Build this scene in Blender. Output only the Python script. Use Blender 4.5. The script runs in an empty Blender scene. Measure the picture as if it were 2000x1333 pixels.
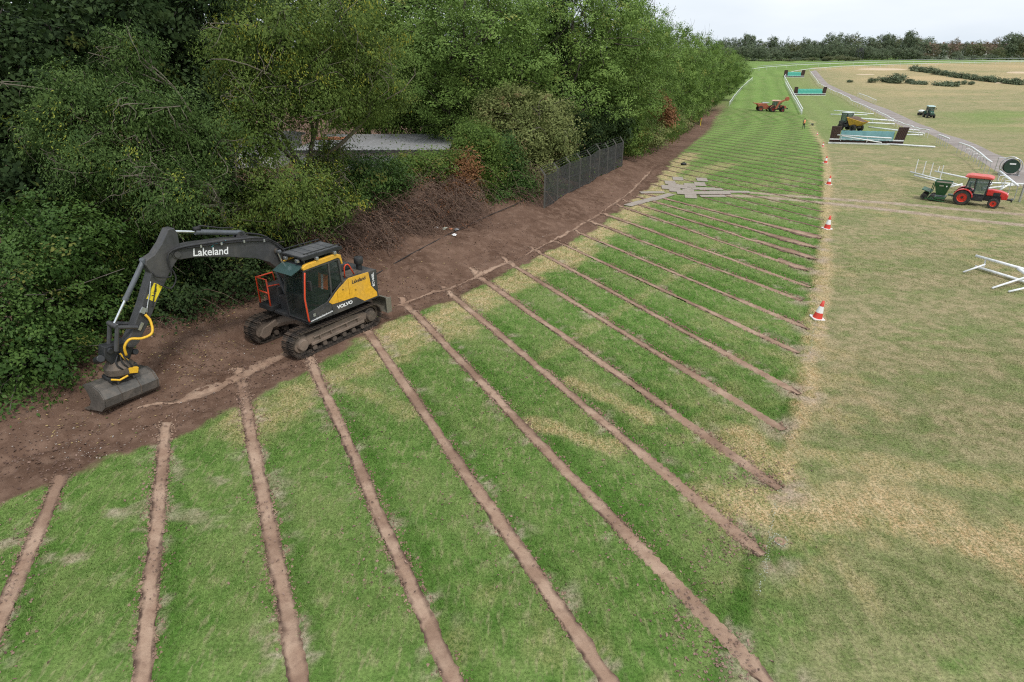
import bpy, math, random
import numpy as np
from mathutils import Matrix, Vector
random.seed(7); RNG = np.random.default_rng(11)
scene = bpy.context.scene
COL = scene.collection
R = math.radians
# ---------------------------------------------------------------- camera, sky, sun, exposure
FPX, CX, CY, CAMH, HOR = 1222.0, 1000.0, 666.5, 8.9, 92.0
PITCH = math.atan((CY - HOR) / FPX)
cd = bpy.data.cameras.new('camera'); cam = bpy.data.objects.new('camera', cd); COL.objects.link(cam)
cam.location = (0, 0, CAMH); cam.rotation_euler = (math.pi/2 - PITCH, 0, 0)
cd.sensor_width = 36; cd.lens = FPX/2000*36; cd.clip_start = .1; cd.clip_end = 5000
scene.camera = cam
SUN_EL, SUN_AZ = R(58), R(150)          # azimuth clockwise from +Y
w = bpy.data.worlds.new('World'); scene.world = w; w.use_nodes = True
nt = w.node_tree; nt.nodes.clear()
out = nt.nodes.new('ShaderNodeOutputWorld'); bg = nt.nodes.new('ShaderNodeBackground')
sky = nt.nodes.new('ShaderNodeTexSky'); sky.sky_type = 'NISHITA'; sky.sun_disc = False
sky.sun_elevation = SUN_EL; sky.sun_rotation = SUN_AZ; sky.dust_density = 4; sky.air_density = 1.2
tc = nt.nodes.new('ShaderNodeTexCoord'); mp = nt.nodes.new('ShaderNodeMapping'); mp.inputs['Scale'].default_value = (1.2, 1.2, 4.5)
nz = nt.nodes.new('ShaderNodeTexNoise'); nz.inputs['Scale'].default_value = 1.6; nz.inputs['Detail'].default_value = 5
cr = nt.nodes.new('ShaderNodeValToRGB')   # even overcast layer with faint cloud structure
cr.color_ramp.elements[0].position = .3; cr.color_ramp.elements[0].color = (6.0, 6.7, 7.45, 1)
cr.color_ramp.elements[1].position = .72; cr.color_ramp.elements[1].color = (8.9, 9.25, 9.6, 1)
mx = nt.nodes.new('ShaderNodeMix'); mx.data_type = 'RGBA'; mx.inputs[0].default_value = .92
nt.links.new(tc.outputs['Generated'], mp.inputs[0]); nt.links.new(mp.outputs[0], nz.inputs['Vector'])
nt.links.new(nz.outputs['Fac'], cr.inputs[0]); nt.links.new(sky.outputs[0], mx.inputs[6]); nt.links.new(cr.outputs[0], mx.inputs[7])
nt.links.new(mx.outputs[2], bg.inputs[0]); bg.inputs[1].default_value = .1
nt.links.new(bg.outputs[0], out.inputs[0])
sl = bpy.data.lights.new('sun', 'SUN'); sl.energy = 1.5; sl.angle = R(10); sl.color = (1, .965, .91)
so = bpy.data.objects.new('sun', sl); COL.objects.link(so)
sd = Vector((math.sin(SUN_AZ)*math.cos(SUN_EL), math.cos(SUN_AZ)*math.cos(SUN_EL), math.sin(SUN_EL)))
so.rotation_euler = sd.to_track_quat('Z', 'Y').to_euler(); so.location = sd*60
vs = scene.view_settings; vs.view_transform = 'Standard'; vs.look = 'None'; vs.exposure = .40; vs.gamma = 1; vs.use_curve_mapping = False
scene.cycles.max_bounces = 7; scene.cycles.diffuse_bounces = 2; scene.cycles.glossy_bounces = 3; scene.cycles.transmission_bounces = 5
scene.cycles.transparent_max_bounces = 8; scene.cycles.use_denoising = False; scene.cycles.caustics_reflective = False; scene.cycles.caustics_refractive = False
scene.cycles.pixel_filter_type = 'BLACKMAN_HARRIS'; scene.cycles.filter_width = 1.15; scene.cycles.use_adaptive_sampling = True; scene.cycles.adaptive_threshold = .012
# ---------------------------------------------------------------- terrain as a function of place
def S(a, b, v): t = np.clip((v-a)/(b-a), 0, 1); return t*t*(3-2*t)
def hsh(i, j, s):
    n = (i.astype(np.int64)*374761393 + j.astype(np.int64)*668265263 + s*974634) & 0x7fffffff
    n = ((n ^ (n >> 13))*1274126177) & 0x7fffffff
    return ((n ^ (n >> 16)) & 0xffff)/65535.0
def vn(x, y, s=0):
    x = np.asarray(x, float); y = np.asarray(y, float); i = np.floor(x); j = np.floor(y); fx = x-i; fy = y-j
    fx = fx*fx*(3-2*fx); fy = fy*fy*(3-2*fy)
    return (hsh(i, j, s)*(1-fx)+hsh(i+1, j, s)*fx)*(1-fy) + (hsh(i, j+1, s)*(1-fx)+hsh(i+1, j+1, s)*fx)*fy
def fbm(x, y, s=0, o=4):
    r = 0; a = .5
    for k in range(o): r = r + a*vn(x*2**k, y*2**k, s+k); a *= .5
    return r
def baseh(x, y): return -5.0*S(45, 135, y) + 7.0*S(170, 380, y)
CP, SP = math.cos(PITCH), math.sin(PITCH)
def ray(px, py):
    a, b = (px-CX)/FPX, -(py-CY)/FPX
    return np.array([a, CP+b*SP, -SP+b*CP])
_TS = np.geomspace(2, 3000, 700)
def hit(px, py, hf):
    d = ray(px, py); ts = _TS
    for _ in range(4):
        g = CAMH + d[2]*ts - hf(d[0]*ts, d[1]*ts)
        i = int(np.argmax(g < 0)) if (g < 0).any() else len(ts)-1
        i = max(i, 1); ts = np.linspace(ts[i-1], ts[i], 24)
    p = d*ts[-1]; return np.array([p[0], p[1], CAMH+p[2]])
def P0(pts): return np.array([hit(x, y, baseh)[:2] for x, y in pts])
def sdist(x, y, poly):
    """distance to a polyline, positive on its left-hand side"""
    x = np.asarray(x, float); y = np.asarray(y, float)
    best = np.full(x.shape, 1e18); sg = np.ones(x.shape)
    for a, b in zip(poly[:-1], poly[1:]):
        d = b-a; L = d@d
        t = np.clip(((x-a[0])*d[0]+(y-a[1])*d[1])/L, 0, 1)
        ex, ey = x-a[0]-t*d[0], y-a[1]-t*d[1]; q = ex*ex+ey*ey
        m = q < best; c = d[0]*(y-a[1])-d[1]*(x-a[0])
        sg = np.where(m, np.where(c >= 0, 1., -1.), sg); best = np.where(m, q, best)
    return np.sqrt(best)*sg
# where soil meets turf, the collector trench, the edge of the mown track (seen left to right, walked away from the camera)
SOIL = P0([(-300,1130),(-120,1045),(0,985),(100,945),(200,897),(330,852),(470,795),(540,748),(600,722),(680,672),(740,642),(800,612),(880,587),(960,547),(1030,512),(1090,482),(1160,448),(1215,405),(1275,362),(1305,325),(1350,283),(1400,228),(1432,192),(1452,170)])
COLL = P0([(-300,1000),(-100,930),(100,868),(250,815),(390,766),(470,731),(560,690),(690,625),(780,591),(900,551),(1000,505),(1100,455),(1180,410),(1230,370),(1270,331),(1330,285),(1395,222),(1428,188),(1450,168)])
EDGE = P0([(1400,1480),(1470,1200),(1492,1110),(1512,988),(1560,800),(1590,640),(1606,520),(1612,420),(1612,330),(1606,284),(1590,247),(1566,213),(1546,180),(1534,155),(1546,142),(1600,133),(1740,127),(1995,122)])
BUCKET_AT = np.array([-10.45, 14.6]); EXC = (-6.7, 19.55); EXC_A = math.radians(235)
def groundh(x, y):
    x = np.asarray(x, float); y = np.asarray(y, float); z = baseh(x, y)
    near = (y < 130) & (y > -5)
    dc = np.where(near, sdist(x, y, COLL), -9); ds = np.where(near, sdist(x, y, SOIL), -9)
    fade = 1-S(45, 75, y)
    bank = .07*S(.0, .12, dc) + .58*S(.1, 2.6, dc) + .5*S(2.2, 6, dc)
    bank = bank*(.75+.5*fbm(x*.45, y*.45, 3))
    ditch = -.06*np.exp(-(dc+.15)**2/.02)
    ins = S(-.15, .5, ds)
    cleat = ins*.035*np.sin((x*.57+y*.82)*2*np.pi/.21)*((np.exp(-(dc+1.35)**2/.07)+np.exp(-(dc-.75)**2/.07)))*S(.4, .6, fbm(x*.6, y*.6, 77))
    lumps = cleat+ins*(.17*(fbm(x*1.5, y*1.5, 9)-.47) + .10*(fbm(x*5, y*5, 21, 3)-.44)*(.4+1.2*S(.4, .6, fbm(x*.7, y*.7, 27))))
    ruts = -.035*ins*np.exp(-(dc+.75)**2/.03)*(1-S(.2, .6, dc)) + .03*ins*np.exp(-(dc+.45)**2/.02)
    add = np.where(near, (bank+ditch+lumps+ruts)*fade + (.25*S(.1, 3, dc))*(1-fade)*(1-S(100, 130, y)), 0)
    lx = (x-EXC[0])*math.cos(EXC_A)+(y-EXC[1])*math.sin(EXC_A); ly = -(x-EXC[0])*math.sin(EXC_A)+(y-EXC[1])*math.cos(EXC_A)
    pad = (1-S(1.9, 2.7, np.abs(lx)))*(1-S(1.25, 1.75, np.abs(ly)))   # the level bench the machine has made for itself
    add = add*(1-pad)+(.02+.25*lumps)*pad
    spot = np.exp(-((x-BUCKET_AT[0])**2+(y-BUCKET_AT[1])**2)/.9); add = add*(1-spot)+.22*spot
    return z+add
def at(px, py): return hit(px, py, groundh)
def gz(x, y): return float(groundh(np.array([x]), np.array([y]))[0])
def on_ray(px, py, Y):
    d = ray(px, py); return np.array([0, 0, CAMH]) + d*(Y/d[1])
# ---------------------------------------------------------------- helpers: meshes, objects, materials
class MB:
    """collects shapes; build() links them as one mesh object"""
    def __init__(s): s.v = []; s.f = []
    def add(s, vs, fs):
        n = len(s.v); s.v += [tuple(map(float, v)) for v in vs]; s.f += [tuple(i+n for i in f) for f in fs]; return s
    def box(s, c, d, m=None, ch=0.0):
        x, y, z = d[0]/2, d[1]/2, d[2]/2
        vs = [Vector((a*x, b*y, e*z)) for e in (-1, 1) for a, b in ((-1,-1),(1,-1),(1,1),(-1,1))]
        if m is not None: vs = [m @ v for v in vs]
        c = Vector(c)
        return s.add([v+c for v in vs], [(3,2,1,0),(4,5,6,7),(0,1,5,4),(1,2,6,5),(2,3,7,6),(3,0,4,7)])
    def prism(s, poly, a, b, axis='y'):
        """closed outline extruded along an axis from a to b"""
        n = len(poly)
        def mk(p, t):
            return {'y': (p[0], t, p[1]), 'x': (t, p[0], p[1]), 'z': (p[0], p[1], t)}[axis]
        vs = [mk(p, a) for p in poly]+[mk(p, b) for p in poly]
        ar = sum(poly[i][0]*poly[(i+1) % n][1]-poly[(i+1) % n][0]*poly[i][1] for i in range(n))
        fl = (ar > 0) != (axis == 'y')
        if b < a: fl = not fl
        fs = [tuple(range(n))[::-1], tuple(range(n, 2*n))]+[(i, (i+1) % n, (i+1) % n+n, i+n) for i in range(n)]
        if not fl: fs = [f[::-1] for f in fs]
        return s.add(vs, fs)
    def tube(s, pts, r, n=8, cap=True):
        pts = [Vector(p) for p in pts]; rs = r if isinstance(r, (list, tuple)) else [r]*len(pts)
        vs, fs = [], []; up = Vector((0, 0, 1)); prev = None
        for i, p in enumerate(pts):
            t = (pts[min(i+1, len(pts)-1)]-pts[max(i-1, 0)]); t = t.normalized() if t.length > 1e-9 else Vector((0,0,1))
            if prev is None: u = t.orthogonal().normalized() if abs(t.z) > .95 else t.cross(up).normalized()
            else:
                u = prev-t*prev.dot(t); u = u.normalized() if u.length > 1e-6 else t.orthogonal().normalized()
            prev = u; q = t.cross(u)
            vs += [p+(u*math.cos(2*math.pi*k/n)+q*math.sin(2*math.pi*k/n))*rs[i] for k in range(n)]
        for i in range(len(pts)-1):
            for k in range(n):
                a, b = i*n+k, i*n+(k+1) % n; fs.append((a, b, b+n, a+n))
        if cap: fs += [tuple(range(n))[::-1], tuple(range((len(pts)-1)*n, len(pts)*n))]
        return s.add(vs, fs)
    def cyl(s, a, b, r, n=16): return s.tube([a, b], r, n)
    def lathe(s, prof, n=20, m=None):
        """(radius, height) outline turned about z, then moved by m"""
        vs = []; fs = []; k = len(prof)
        for j in range(n):
            c, q = math.cos(2*math.pi*j/n), math.sin(2*math.pi*j/n)
            vs += [Vector((p[0]*c, p[0]*q, p[1])) for p in prof]
        if m is not None: vs = [m @ v for v in vs]
        for j in range(n):
            for i in range(k-1):
                a, b = j*k+i, ((j+1) % n)*k+i; fs.append((a, b, b+1, a+1))
        return s.add(vs, fs)
    def ell(s, c, r, n=12, h=8, m=None):
        prof = [(max(1e-4, math.sin(math.pi*i/h)), -math.cos(math.pi*i/h)) for i in range(h+1)]
        M = Matrix.Translation(c) @ (m if m is not None else Matrix()) @ Matrix.Diagonal((r[0], r[1], r[2], 1))
        return s.lathe(prof, n, M)
    def data(s, name='mesh', smooth=False):
        me = bpy.data.meshes.new(name); me.from_pydata(s.v, [], s.f); me.validate()
        if smooth: me.shade_smooth()
        return me
    def build(s, name, m, parent=None, smooth=False, bevel=0, auto=False):
        me = s.data(name, smooth or auto); me.materials.append(m)
        o = obj(name, me, parent)
        if auto: me.set_sharp_from_angle(angle=R(38))
        if bevel:
            b = o.modifiers.new('bevel', 'BEVEL'); b.width = bevel; b.segments = 2; b.limit_method = 'ANGLE'; b.angle_limit = R(35)
        return o
def obj(name, data, parent=None):
    o = bpy.data.objects.new(name, data); COL.objects.link(o)
    if parent is not None: o.parent = parent
    return o
def thing(name, label, cat, loc=(0,0,0), rz=0, group=None):
    o = obj(name, None); o.location = loc; o.rotation_euler = (0, 0, rz); o.empty_display_size = .2
    return tag(o, label, cat, group)
def tag(o, label=None, cat=None, group=None, kind=None):
    if label: o['label'] = label
    if cat: o['category'] = cat
    if group: o['group'] = group
    if kind: o['kind'] = kind
    return o
def copy_tree(o, parent=None):
    c = o.copy(); COL.objects.link(c); c.parent = parent
    for ch in [k for k in KIDS.get(o.name, [])] if o.name in KIDS else list(o.children): copy_tree(ch, c)
    return c
KIDS = {}
def np_mesh(name, verts, quads=None, tris=None):
    me = bpy.data.meshes.new(name); nv = len(verts); me.vertices.add(nv)
    me.vertices.foreach_set('co', np.asarray(verts, np.float32).ravel())
    F = quads if quads is not None else tris; k = F.shape[1]
    me.loops.add(F.size); me.loops.foreach_set('vertex_index', F.astype(np.int32).ravel())
    me.polygons.add(len(F)); me.polygons.foreach_set('loop_start', np.arange(0, F.size, k, dtype=np.int32))
    me.update(calc_edges=True); return me
def attr(me, name, data, typ='FLOAT_VECTOR', dom='POINT'):
    a = me.attributes.new(name, typ, dom); a.data.foreach_set('vector' if typ == 'FLOAT_VECTOR' else 'value', np.asarray(data, np.float32).ravel())
class NT:
    """small node-tree writer"""
    def __init__(s, name):
        s.m = bpy.data.materials.new(name); s.m.use_nodes = True; s.t = s.m.node_tree; s.t.nodes.clear()
        s.out = s.t.nodes.new('ShaderNodeOutputMaterial'); s.b = s.t.nodes.new('ShaderNodeBsdfPrincipled'); s.link(s.b.outputs[0], s.out.inputs[0])
    def n(s, typ, **k):
        o = s.t.nodes.new('ShaderNode'+typ)
        for a, b in k.items(): setattr(o, a, b)
        return o
    def link(s, a, b): s.t.links.new(a, b)
    def setin(s, sock, v):
        if hasattr(v, 'is_output'): s.link(v, sock)
        else: sock.default_value = v
    def noise(s, scale, detail=4, rough=.55, co='Object', sc=None, dist=0):
        o = s.n('TexNoise'); o.inputs['Scale'].default_value = scale; o.inputs['Detail'].default_value = detail; o.inputs['Roughness'].default_value = rough; o.inputs['Distortion'].default_value = dist
        s.link(s.coord(co, sc), o.inputs['Vector']); return o.outputs['Fac']
    def coord(s, co='Object', sc=None, rot=None):
        if co == 'Pos': v = s.n('NewGeometry').outputs['Position']
        else: v = s.n('TexCoord').outputs[co]
        if sc is not None or rot is not None:
            m = s.n('Mapping'); s.link(v, m.inputs[0])
            if sc is not None: m.inputs['Scale'].default_value = sc
            if rot is not None: m.inputs['Rotation'].default_value = rot
            v = m.outputs[0]
        return v
    def ramp(s, f, stops):
        o = s.n('ValToRGB'); e = o.color_ramp.elements
        while len(e) < len(stops): e.new(.5)
        for i, (p, c) in enumerate(stops): e[i].position = p; e[i].color = (*c, 1) if not np.isscalar(c) else (c, c, c, 1)
        s.link(f, o.inputs[0]); return o.outputs[0]
    def rng(s, f, a, b, c=0., d=1.):
        o = s.n('MapRange'); o.interpolation_type = 'SMOOTHSTEP'; s.setin(o.inputs[0], f)
        for i, v in enumerate((a, b, c, d)): s.setin(o.inputs[i+1], v)
        return o.outputs[0]
    def mix(s, f, a, b, mode='MIX'):
        o = s.n('Mix', data_type='RGBA', blend_type=mode); s.setin(o.inputs[0], f)
        for i, v in ((6, a), (7, b)): s.setin(o.inputs[i], (*v, 1) if isinstance(v, tuple) and len(v) == 3 else v)
        return o.outputs[2]
    def math(s, op, a, b=0.):
        o = s.n('Math', operation=op); s.setin(o.inputs[0], a); s.setin(o.inputs[1], b); return o.outputs[0]
    def attr(s, name):
        o = s.n('Attribute'); o.attribute_name = name; x = s.n('SeparateXYZ'); s.link(o.outputs['Vector'], x.inputs[0]); return x.outputs
    def bump(s, h, st=.3, d=.02):
        o = s.n('Bump'); o.inputs['Strength'].default_value = st; o.inputs['Distance'].default_value = d; s.link(h, o.inputs['Height']); s.link(o.outputs[0], s.b.inputs['Normal'])
    def col(s, c): s.setin(s.b.inputs['Base Color'], (*c, 1) if isinstance(c, tuple) and len(c) == 3 else c)
    def set(s, **k):
        for a, v in k.items(): s.setin(s.b.inputs[{'rough': 'Roughness', 'metal': 'Metallic', 'spec': 'Specular IOR Level', 'alpha': 'Alpha', 'trans': 'Transmission Weight', 'coat': 'Coat Weight'}[a]], v)
        return s
MATS = {}
def paint(name, c, rough=.5, metal=0., dirt=None, amt=.5, scale=3., bump=0., spec=.5, co='Object'):
    """a coloured surface with uneven tone, and grime or wear of another colour in patches"""
    if name in MATS: return MATS[name]
    t = NT(name); n1 = t.noise(scale, 6, .62, co); n2 = t.noise(scale*7, 4, .6, co)
    base = t.mix(t.rng(n2, .3, .7), tuple(v*.86 for v in c), tuple(min(1, v*1.1) for v in c))
    if dirt: base = t.mix(t.math('MULTIPLY', t.rng(n1, .42, .72), amt), base, dirt)
    t.col(base); t.set(rough=t.rng(n1, .25, .75, max(.05, rough-.12), min(1, rough+.15)), metal=metal, spec=spec)
    if bump: t.bump(n2, bump, .01)
    MATS[name] = t.m; return t.m
# ---------------------------------------------------------------- ground sheet: soil, track turf, dry grass
TRENCH_VP = (350.0, 122.0)
near_tr = [((112,950),(-40,1300)),((322,848),(276,1345)),((472,748),(588,1345)),((606,704),(896,1345)),((726,658),(1204,1345)),((802,602),(1508,1336)),((884,576),(1490,1082)),((938,541),(1524,953)),((1004,518),(1531,838)),((1058,494),(1562,768)),((1105,478),(1560,688)),((1145,460),(1582,642)),((1172,440),(1566,586)),((1196,424),(1582,560)),((1222,407),(1580,529)),((1240,398),(1594,507)),((1262,390),(1594,485)),((1280,384),(1604,466))]
SOILPX = np.array([(1215,405),(1275,362),(1305,325),(1350,283),(1400,228),(1432,192),(1452,170)], float)
EDGEPX = np.array([(1612,480),(1612,420),(1612,330),(1606,284),(1590,247),(1566,213),(1546,180)], float)
def xat(poly, y):
    p = poly[np.argsort(poly[:, 1])]; return float(np.interp(y, p[:, 1], p[:, 0]))
far_tr = []; u = 1/(466-92.)
while True:
    u += .000142; yr = 92+1/u
    if yr < 222: break
    xr = xat(EDGEPX, yr)-4; sl_ = (yr-TRENCH_VP[1])/(xr-TRENCH_VP[0])
    xl = 1300.
    for _ in range(30): xl = .5*xl+.5*(xat(SOILPX, yr+sl_*(xl-xr))+6)
    far_tr.append(((xl, yr+sl_*(xl-xr)), (xr, yr)))
TRENCH = []          # world polylines of the slit trenches
for (a, b) in near_tr+far_tr:
    if a[0] > 0:
        q_ = 26 if a[0] < 1300 and b[1] > 460 else 8; L_ = math.hypot(a[0]-b[0], a[1]-b[1]); a = (a[0]+(a[0]-b[0])/L_*q_, a[1]+(a[1]-b[1])/L_*q_)
    n = 14; TRENCH.append(np.array([hit(a[0]+(b[0]-a[0])*t, a[1]+(b[1]-a[1])*t, baseh)[:2] for t in np.linspace(0, 1, n)]))
STRAW_LINES = [(P0([(1528,930),(1575,760),(1604,560),(1616,420),(1616,330),(1609,285),(1585,235)]), .36, 1.0),
               (P0([(1440,985),(1560,985),(1750,1000),(2060,1105)]), 1.15, .95), (P0([(1560,880),(1700,905),(2060,960)]), .55, .55), (P0([(1455,850),(1530,900)]), .55, .9), (P0([(1120,745),(1260,815)]), .35, .7),
               (P0([(1030,825),(1190,870)]), .4, .75), (P0([(760,655),(880,610),(1010,548),(1100,500),(1215,430),(1310,340),(1350,300)]), 1.0, .85), (P0([(480,840),(600,760),(760,690),(900,640)]), .8, .6), (P0([(1250,400),(1340,350),(1420,320)]), 1.0, .5), (P0([(1060,700),(1350,520)]), .3, .3),
               (P0([(640,740),(800,800)]), .4, .45), (P0([(1420,860),(1480,900)]), .6, .8)]
RUTS = [(P0([(1400,381),(1500,386),(1612,397),(1750,412),(1880,428),(2060,447)]), .42), (P0([(1470,377),(1612,388),(1750,398),(1880,410),(2060,425)]), .38)]
PATH_L = P0([(1583,140),(1607,167),(1658,191),(1730,230),(1814,261),(1868,290),(1949,338),(2010,372),(2100,420)])
def masks(x, y):
    """what covers the ground at a place: soil, lush turf, straw / deep strip beside a trench, mow stripe, rut dust"""
    near = (y < 330)
    ds = sdist(x, y, SOIL); de = sdist(x, y, EDGE); dp = -sdist(x, y, PATH_L)
    jag = (fbm(x*1.1, y*1.1, 5)-.47)*1.1 + (fbm(x*4, y*4, 8, 3)-.44)*.5
    soil = S(-.12, .12, ds+jag*np.where(y < 60, 1, .6)*.7+.05)*(1-S(150, 210, y))
    edge_s = np.where(y > 60, .8, .12)
    lush = S(-edge_s, edge_s, de+(fbm(x*.8, y*.8, 31)-.47)*.7)*(1-.0*soil)
    verge = (1-S(-.3, .3, de))*S(60, 95, y)*S(-2, 6, dp)
    lush = np.maximum(lush, verge*(.55+.3*fbm(x*.12, y*.12, 33)))
    rside = (1-S(-.2, .4, de))*(y < 60)
    lush = np.maximum(lush, rside*np.clip(.46*S(.42, .62, fbm(x*.5+5, y*.8, 35))*S(.36, .56, fbm(x*2.2, y*3.4, 37))+.42*(1-S(9.5, 14, y))+.35*(1-S(.3, 1.2, -de))*(1-S(11, 15, y)), 0, .9))
    straw = np.zeros_like(x)
    for pl, wd, am in STRAW_LINES:
        d = np.abs(sdist(x, y, pl))/wd+(fbm(x*.7, y*.7, 41)-.47)*1.5+(fbm(x*3.1, y*3.1, 43)-.47)*1.0
        straw = np.maximum(straw, min(1., am*1.15)*(1-S(.35, 1.25, d))*(.6+.4*S(.34, .56, fbm(x*4.3+1, y*4.3, 47))))
    blot = S(.52, .66, fbm(x*.42+7, y*.42, 61))*S(.35, .6, fbm(x*2.2, y*2.2, 63))
    straw = np.maximum(straw, blot*np.where(de > 0, .28*(1-S(-1, 6, de-4)), .42)*(y < 70))
    far_field = S(0, 25, -dp)*S(70, 140, y)*(1-lush)*(de < 0)
    ff = fbm(x*.012+3, y*.05, 71); straw = np.maximum(straw, far_field*np.clip(.16+.5*S(180, 260, y)+1.5*(ff-.45)+1.0*(fbm(x*.05, y*.35, 73)-.47), 0, 1))
    lush = np.maximum(lush, far_field*.75*S(.45, .58, fbm(x*.015+9, y*.06, 75))*(1-S(180, 240, y)))
    strip = np.zeros_like(x)
    lw = np.full(x.shape, 1e9)
    for k, pl in enumerate(TRENCH):
        lo, hi = pl.min(0)-1.5, pl.max(0)+1.5
        m = (x > lo[0]) & (x < hi[0]) & (y > lo[1]) & (y < hi[1])
        if m.any():
            d = sdist(x[m], y[m], pl); wob = (fbm(x[m]*1.3, y[m]*1.3, 80+k)-.47)*.25
            a = d
            strip[m] = np.maximum(strip[m], (1-S(.15, .55, np.abs(a-.30+wob)*1.5))*(.35+.65*S(-.3, .3, a)))
            lw[m] = np.minimum(lw[m], np.abs(d))
    smear = (1-S(.16, .75, lw))*S(.50, .62, fbm(x*1.6+11, y*1.6, 111))*S(.38, .6, fbm(x*6, y*6, 113))*(y < 48)
    for pl in TRENCH[5:len(near_tr)]:
        e_ = np.hypot(x-pl[-1][0], y-pl[-1][1]); smear = np.maximum(smear, (1-S(.25, .95, e_))*S(.36, .52, fbm(x*2.6+4, y*2.6, 117)))
    strip *= lush*S(1.0, 3.0, -ds)
    strip = np.maximum(strip, (1-S(.12, .30, np.abs(de-.22+(fbm(x*1.2, y*1.2, 121)-.47)*.3)))*1.35*S(.3, .42, fbm(x*.35, y*.35, 123))*(y < 75))
    stripe = .5+.5*np.sin(de*2*np.pi/4.6)
    stripe = S(.25, .75, stripe)*S(45, 85, y)*lush
    dust = np.zeros_like(x)
    for pl, wd in RUTS:
        d = np.abs(sdist(x, y, pl))/wd+(fbm(x*1.7, y*1.7, 91)-.47)*.7; dust = np.maximum(dust, 1-S(.6, 1.15, d))
    dust = np.maximum(dust, .75*S(.56, .62, fbm(x*1.15+40, y*2.2, 97))*S(-5.5, -2.5, ds)*(y < 20)*(x < -3)*S(.5, .6, fbm(x*.5, y*.5, 99)))
    dust = np.maximum(dust, smear*.8)
    return np.stack([soil, lush, straw], 1), np.stack([strip, stripe, dust], 1), lw, ds
def axis(parts):
    out = [parts[0][0]]
    for a, b, st, gr in parts:
        v, s_ = a, st
        while v+s_ < b: v += s_; out.append(v); s_ *= gr
        out.append(b)
    return np.unique(np.round(np.array(out), 4))
def grow(lo, hi, st, gr):
    v = [lo]; s_ = st
    while abs(v[-1]) < abs(hi): v.append(v[-1]+math.copysign(s_, hi-lo)); s_ *= gr
    return v
xs = np.unique(np.concatenate([grow(-13.5, -1500, .14, 1.06), np.arange(-13.5, 13, .1), np.arange(13, 34, .22), np.arange(34, 62, .5), grow(62, 1500, .5, 1.06)]))
ys = np.unique(np.concatenate([grow(6, -300, .3, 1.2), np.arange(6, 33.5, .1), np.arange(33.5, 46, .2), grow(46, 2200, .24, 1.034)]))
GX, GY = np.meshgrid(xs, ys); gx, gy = GX.ravel(), GY.ravel()
gzv = groundh(gx, gy)
ni, nj = len(xs), len(ys)
idx = np.arange(ni*nj).reshape(nj, ni)
quads = np.stack([idx[:-1, :-1], idx[:-1, 1:], idx[1:, 1:], idx[1:, :-1]], -1).reshape(-1, 4)
mA, mB, lw, gds = masks(gx, gy)
gzv = gzv-.07*(1-S(.085, .2, lw))*(1-S(31, 33, gy))                 # the slits are cut into the ground
gme = np_mesh('ground', np.stack([gx, gy, gzv], 1), quads=quads); gme.shade_smooth(); attr(gme, 'mA', mA); attr(gme, 'mB', mB)
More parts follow.
